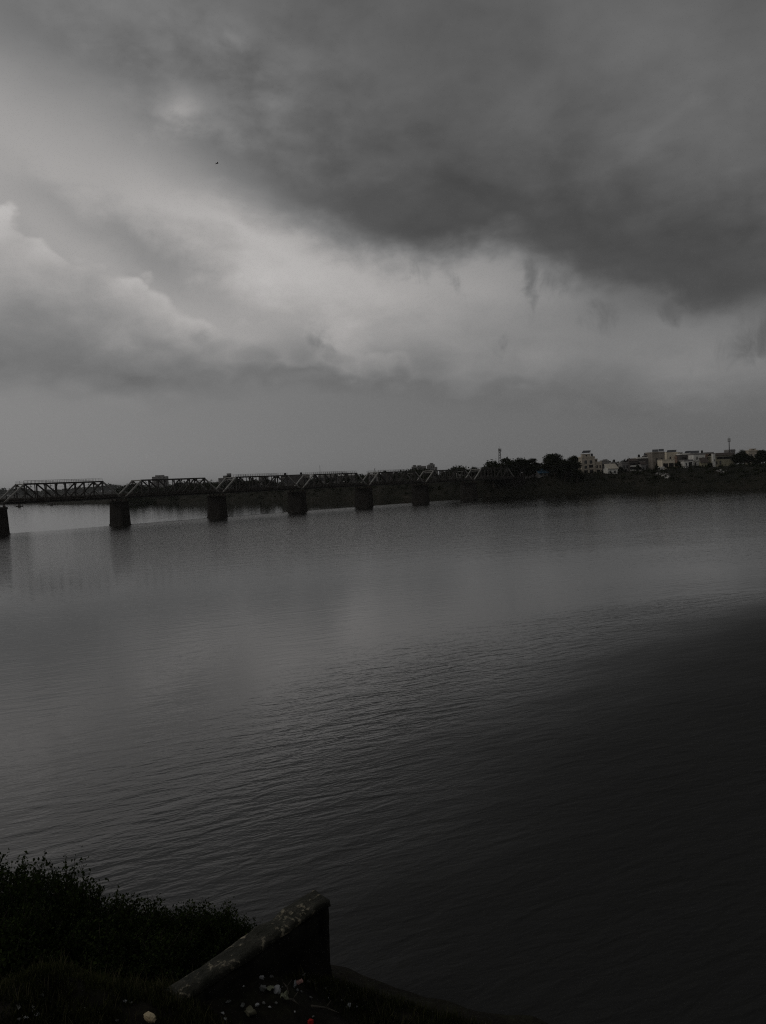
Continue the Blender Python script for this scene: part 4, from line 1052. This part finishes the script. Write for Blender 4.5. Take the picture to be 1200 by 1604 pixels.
# shrubs
def shrub_proto(seed, n, leaf, hgt, wid, lobes):
    r_ = np.random.default_rng(seed); st = MB(); C = []
    for k in range(lobes):
        a = r_.random() * 6.283; q = wid * math.sqrt(r_.random())
        tip = Vector((q * math.cos(a), q * math.sin(a), hgt * (1 - .45 * (q / wid) ** 2) * (.7 + .35 * r_.random())))
        mid_ = Vector((tip.x * .45, tip.y * .45, tip.z * .55))
        st.path([(tip.x * .12, tip.y * .12, -.3), mid_, tip], [.03, .02, .006], 5)
        for s_ in range(3):
            t2 = mid_.lerp(tip, .3 + .6 * r_.random()) + Vector(r_.normal(size=3) * .28 * wid * .6)
            st.path([mid_.lerp(tip, .2), t2], [.012, .004], 4)
            C.append((mid_, t2))
        C.append((mid_, tip)); C.append((Vector((tip.x * .2, tip.y * .2, .1)), mid_))
    pts = []
    for _ in range(n):
        p, q = C[r_.integers(len(C))]
        pts.append(np.array(p.lerp(q, r_.random() ** .6)) + r_.normal(size=3) * .085 * (.6 + .4 * wid))
    # a few upright shoots break the outline
    for k in range(lobes // 4):
        p, q = C[r_.integers(len(C))]
        sh = q + Vector((r_.normal() * .15, r_.normal() * .15, .15 + .3 * r_.random()))
        st.path([q, sh], [.008, .003], 4)
        for _ in range(14): pts.append(np.array(q.lerp(sh, r_.random())) + r_.normal(size=3) * .035)
    P = np.array(pts); P[:, 2] = np.maximum(P[:, 2], -.1)
    me_s = st.mesh('stems'); me_s.materials.append(M['bark'])
    me_l = quads_mesh('foliage', leaf_quads(P, leaf, r_, .35, .66)); me_l.materials.append(M['leaf_near'])
    return me_s, me_l
SHR = [shrub_proto(61, 17000, .042, 2.6, 1.9, 46), shrub_proto(62, 16000, .04, 2.2, 1.7, 44), shrub_proto(63, 13000, .036, 1.6, 1.5, 40)]
def shrub(px, ytop, y, var, wid, label):
    P = ony(px, ytop, y); z = float(near_z(P.x, P.y)); hh = (2.6, 2.2, 1.6)[var]
    o = empty('shrub', (P.x, P.y, z - .1), random.random() * 6.28)
    h = max(.4, (P.z - z)) / hh; o.scale = (wid * max(.75, h ** .5), wid * max(.75, h ** .5), h)
    link('stems', SHR[var][0], None, o); link('foliage', SHR[var][1], None, o)
    tag(o, label, 'shrub', 'shrubs on the near bank')
for a in [(-70, 1331, 21.5, 0, 1.1, 'tall leafy shrub mostly outside the left edge'), (2, 1346, 21.3, 1, .85, 'tallest leafy shrub at the left edge of the photo'), (40, 1361, 20.6, 0, .8, 'dense shrub just right of the tallest one'),
          (84, 1358, 20.8, 1, .8, 'shrub with a peaked top in the middle of the left clump'), (118, 1382, 20.4, 0, .75, 'sloping shrub at the right shoulder of the left clump'), (150, 1406, 20.2, 1, .8, 'lower shrub where the clump dips toward the water'),
          (190, 1412, 20.4, 2, .85, 'low shrub left of the single upright shoots'), (228, 1416, 20.3, 2, .85, 'low shrub in the middle of the long shrub row'), (268, 1420, 20.5, 1, .75, 'low shrub right of the middle of the row'),
          (305, 1420, 20.6, 2, .85, 'low shrub two places left of the wall'), (340, 1424, 20.7, 2, .8, 'low shrub one place left of the wall'), (372, 1438, 20.6, 2, .6, 'last low shrub touching the back of the concrete wall'),
          (60, 1416, 19.0, 1, .85, 'dark shrub in front of the tall left clump'), (160, 1446, 19.0, 2, 1.0, 'dark shrub in front of the dip in the row'), (250, 1461, 19.0, 2, .95, 'dark shrub leaning against the near end of the wall'), (10, 1436, 18.6, 2, 1.0, 'low dark shrub at the left edge above the pale scrap')]:
    shrub(*a)

# grass and weeds: uncountable blades
def ground_at(px, py):
    d = ray(px, py); lo = 14.0
    for k in range(900):
        P = CAM + d * ((13 + k * .02) / d.y)
        if P.z <= float(near_z(P.x, P.y)): return P
    return P
def blades(name, n, boxes, hgt, label, matn, seed, wid=.012):
    r_ = np.random.default_rng(seed); P = []
    for (x0, x1, y0, y1, w_) in boxes:
        k = int(n * w_); P.append(np.stack([r_.uniform(x0, x1, k), r_.uniform(y0, y1, k)], -1))
    P = np.concatenate(P)
    keep = (fbm(P[:, 0] / 1.1 + seed, P[:, 1] / 1.1, 3) > -.5 + .35 * r_.random(len(P))); P = P[keep]
    s = (np.interp(P[:, 0], NSX, NSY) - P[:, 1]); P = P[s > .9]
    lc = ground_at(425, 1558)                       # trampled, littered patch below the wall stays bare
    P = P[((P[:, 0] - lc.x) / 2.6) ** 2 + ((P[:, 1] - lc.y) / 1.5) ** 2 > .5 + .6 * r_.random(len(P))]
    z = near_z(P[:, 0], P[:, 1]); n = len(P)
    h = hgt * (.4 + .9 * r_.random(n)); a = r_.random(n) * 6.283; lean = h * (.15 + .5 * r_.random(n))
    b = np.stack([P[:, 0], P[:, 1], z - .03], -1)
    sd_ = np.stack([np.cos(a + 1.57), np.sin(a + 1.57), 0 * a], -1) * (wid * (.6 + .8 * r_.random(n)))[:, None]
    t = b + np.stack([np.cos(a) * lean, np.sin(a) * lean, h], -1)
    mdl = b + np.stack([np.cos(a) * lean * .35, np.sin(a) * lean * .35, h * .6], -1)
    q1 = np.stack([b - sd_, b + sd_, mdl + sd_ * .8, mdl - sd_ * .8], 1); q2 = np.stack([mdl - sd_ * .8, mdl + sd_ * .8, t + sd_ * .08, t - sd_ * .08], 1)
    tag(link(name, quads_mesh(name, np.concatenate([q1, q2])), M[matn]), label, 'grass', kind='stuff')
blades('bank_grass', 150000, [(-14, 8, 13.5, 20.5, .8), (-14, -4, 13.5, 19, .2)], .17, 'short dark grass covering the near bank', 'grass', 71)
blades('dry_weeds', 6000, [(-13, 7, 14, 20, 1)], .38, 'sparse dry weed stalks on the near bank', 'dry', 72, .008)

# litter: each scrap a thing
M['lit_cream'] = mat('cream_foam', (.58, .50, .34), (.46, .37, .23), 4, .8, .02)
M['lit_white'] = mat('white_plastic', (.46, .47, .48), (.32, .33, .34), 3, .5, .01)
M['lit_grey'] = mat('grimy_plastic', (.20, .205, .20), (.12, .125, .12), 3, .55, .01)
M['lit_green'] = mat('pale_green_plastic', (.30, .32, .23), (.20, .22, .15), 3, .5, .01)
M['lit_pink'] = mat('pink_cloth', (.62, .36, .32), (.50, .28, .25), 3, .9, .01)
M['lit_red'] = mat('red_plastic', (.55, .03, .03), (.42, .02, .02), 3, .4)
M['lit_moss'] = mat('mossy_stone', (.12, .12, .08), (.24, .23, .17), 5, .95, .04)
M['stick'] = mat('driftwood', (.10, .09, .075), (.16, .145, .12), 4, .9)
def crumple(w, d, h, seed, n=3):
    """crumpled lump: subdivided cube pushed about"""
    r_ = np.random.default_rng(seed)
    import bmesh
    bm = bmesh.new(); bmesh.ops.create_icosphere(bm, subdivisions=n, radius=1)
    k1, k2, k3 = r_.normal(size=3) * 3
    for v in bm.verts:
        c = v.co
        f_ = 1 + .55 * float(fbm(np.array(c.x * 1.6 + k1), np.array(c.y * 1.6 + c.z * 1.9 + k2), 3))
        s_ = [math.copysign(abs(t) ** .6, t) for t in c]
        v.co = Vector((s_[0] * w / 2 * f_, s_[1] * d / 2 * f_, max(s_[2] * h / 2 * f_, -h * .4)))
    me = bpy.data.meshes.new('scrap'); bm.to_mesh(me); bm.free(); return me
def sheet(w, d, h, seed, n=9):
    """creased sheet with thickness"""
    r_ = np.random.default_rng(seed); k = r_.normal(size=2) * 4
    u, v = np.meshgrid(np.linspace(-.5, .5, n), np.linspace(-.5, .5, n), indexing='ij')
    x = u * w * (1 - .5 * (v + .5) * r_.random()); y = v * d; z = h * (.5 + .9 * fbm(u * 3 + k[0], v * 3 + k[1], 3)) + h * .6 * np.abs(u)
    z = np.maximum(z, .01)
    P = np.stack([x, y, z], -1); top = grid_mesh('scrap', P)
    v_ = [tuple(p) for p in P.reshape(-1, 3)] + [tuple(p - np.array([0, 0, .012])) for p in P.reshape(-1, 3)]
    N = n * n; f = []
    for i in range(n - 1):
        for j in range(n - 1):
            a, b, c, e = i * n + j, (i + 1) * n + j, (i + 1) * n + j + 1, i * n + j + 1
            f.append((a, b, c, e)); f.append((N + a, N + e, N + c, N + b))
    rim = [i * n for i in range(n)] + [(n - 1) * n + j for j in range(1, n)] + [i * n + n - 1 for i in range(n - 2, -1, -1)] + [j for j in range(n - 2, 0, -1)]
    for a, b in zip(rim, rim[1:] + rim[:1]): f.append((b, a, N + a, N + b))
    me = bpy.data.meshes.new('scrap'); me.from_pydata(v_, [], f); me.update(); return me
LIT = [ # name, px, py, w, d, h, shape, material, label, category
    ('foam_block', 235, 1594, .36, .22, .17, 'c', 'lit_cream', 'largest cream foam lump at the bottom edge, below the near end of the wall', 'foam'),
    ('foam_scrap', 279, 1554, .16, .14, .12, 'c', 'lit_green', 'pale greenish lump beside the near end of the wall', 'litter'),
    ('plastic_bag', 434, 1552, .26, .18, .16, 'c', 'lit_white', 'brightest white crumpled bag below the middle of the wall', 'litter'),
    ('plastic_sheet', 424, 1551, .22, .20, .10, 's', 'lit_green', 'pale green sheet touching the brightest white bag', 'litter'),
    ('plastic_bottle', 412, 1548, .22, .16, .14, 'c', 'lit_grey', 'greyish rounded scrap left of the brightest white bag', 'litter'),
    ('packet', 445, 1565, .26, .22, .22, 's', 'lit_green', 'pointed yellow-green packet standing up, nearest the bottom of the pile', 'litter'),
    ('cloth', 469, 1538, .26, .14, .12, 'c', 'lit_pink', 'pink cloth scrap under the end of the wall', 'cloth'),
    ('plastic_strip', 463, 1543, .10, .24, .10, 's', 'lit_white', 'white strip hanging left of the pink cloth', 'litter'),
    ('paper_scrap', 484, 1537, .12, .09, .07, 'c', 'lit_grey', 'grey scrap right of the pink cloth', 'litter'),
    ('paper_scrap', 494, 1540, .09, .08, .07, 'c', 'lit_white', 'small white scrap closest to the water by the wall end', 'litter'),
    ('paper_scrap', 476, 1529, .14, .08, .08, 's', 'lit_grey', 'grey scrap lodged against the wall end above the pink cloth', 'litter'),
    ('paper_scrap', 410, 1530, .14, .12, .10, 'c', 'lit_white', 'round white scrap against the wall foot', 'litter'),
    ('paper_scrap', 426, 1531, .12, .08, .06, 's', 'lit_grey', 'flat grey scrap right of the round white one', 'litter'),
    ('paper_scrap', 403, 1573, .12, .10, .08, 'c', 'lit_white', 'white scrap left of the pointed packet, low in the pile', 'litter'),
    ('paper_scrap', 380, 1577, .14, .10, .06, 's', 'lit_grey', 'flat grey scrap above the mossy stone', 'litter'),
    ('paper_scrap', 358, 1570, .18, .10, .06, 's', 'lit_grey', 'grey scrap midway between the foam lump and the pile', 'litter'),
    ('mossy_stone', 392, 1585, .34, .24, .18, 'c', 'lit_moss', 'mossy stone at the lower edge of the litter pile', 'stone'),
    ('mossy_stone', 366, 1536, .62, .22, .20, 'c', 'lit_moss', 'long mossy stone lying along the foot of the wall', 'stone'),
    ('plastic_cup', 487, 1601, .16, .14, .14, 'c', 'lit_red', 'red plastic scrap cut by the bottom edge', 'litter'),
    ('foam_scrap', 546, 1575, .15, .13, .11, 'c', 'lit_white', 'white lump by the water right of the wall', 'litter'),
    ('foam_scrap', 559, 1576, .05, .05, .05, 'c', 'lit_white', 'tiny white fleck right of the white lump by the water', 'litter'),
    ('paper_scrap', 41, 1516, .24, .13, .10, 'c', 'lit_grey', 'pale scrap on the grassy mound below the left shrubs', 'litter'),
    ('paper_scrap', 30, 1580, .22, .07, .04, 's', 'lit_grey', 'long pale scrap in the lower left corner', 'litter'),
    ('paper_scrap', 52, 1579, .16, .05, .03, 's', 'lit_grey', 'thin pale scrap right of the long one in the lower left corner', 'litter'),
    ('paper_scrap', 58, 1591, .12, .10, .06, 's', 'lit_white', 'brighter white scrap near the lower left corner', 'litter'),
    ('paper_scrap', 41, 1597, .14, .10, .05, 's', 'lit_white', 'white scrap closest to the lower left corner', 'litter'),
    ('paper_scrap', 183, 1597, .08, .06, .04, 'c', 'lit_white', 'tiny white scrap left of the cream foam lump', 'litter'),
    ('paper_scrap', 487, 1563, .10, .08, .05, 's', 'lit_grey', 'grey scrap right of the pointed packet', 'litter'),
    ('paper_scrap', 335, 1553, .14, .10, .07, 'c', 'lit_grey', 'grey scrap beside the long mossy stone', 'litter'),
]
for i, (nm, px, py, w_, d_, h_, sh_, mt_, lab, cat_) in enumerate(LIT):
    P = ground_at(px, py + 3)
    w_, d_, h_ = w_ * .8, d_ * .8, h_ * .8
    me = crumple(w_, d_, h_, 200 + i) if sh_ == 'c' else sheet(w_, d_, h_, 200 + i)
    o = link(nm, me, M[mt_], None, sh_ == 'c' and mt_ != 'lit_cream')
    o.location = (P.x, P.y, float(near_z(P.x, P.y)) + (h_ * .36 if sh_ == 'c' else .04)); o.rotation_euler = (random.gauss(0, .15), random.gauss(0, .15), random.random() * 6.28)
    tag(o, lab, cat_, 'litter on the near bank')
for (a, b, r0, lab) in [((443, 1543), (453, 1562), .02, 'dark stick poking up beside the pointed packet'), ((446, 1567), (468, 1577), .028, 'grey stick lying right of the pointed packet'), ((488, 1580), (530, 1590), .03, 'long grey branch reaching toward the water')]:
    p, q = ground_at(*a), ground_at(*b)
    p.z = float(near_z(p.x, p.y)) + .06; q.z = float(near_z(q.x, q.y)) + .05; m_ = p.lerp(q, .5) + Vector((.03, -.02, .05))
    o = MB().path([Vector((0, 0, 0)), m_ - p, q - p], [r0, r0 * .85, r0 * .5], 6).path([m_ - p, m_ - p + Vector((.12, .1, .12))], [r0 * .5, r0 * .25], 5).build('stick', M['stick'], None, True)
    o.location = p; tag(o, lab, 'stick', 'sticks in the litter')

fl = [crumple(.07, .05, .035, 300 + k, 2) for k in range(3)]
for k in range(22):
    px, py = (random.uniform(340, 560), random.uniform(1535, 1600)) if k < 16 else (random.uniform(20, 330), random.uniform(1560, 1600))
    P = ground_at(px, py); sc_ = random.uniform(.6, 1.3)
    o = link('paper_fleck', fl[k % 3], M['lit_grey'] if k % 3 else M['lit_white'])
    o.location = (P.x, P.y, float(near_z(P.x, P.y)) + .03); o.rotation_euler = (0, 0, random.random() * 6.28); o.scale = (sc_, sc_, sc_)
    tag(o, 'tiny pale paper fleck scattered on the dark bank', 'litter', 'tiny paper flecks on the near bank')
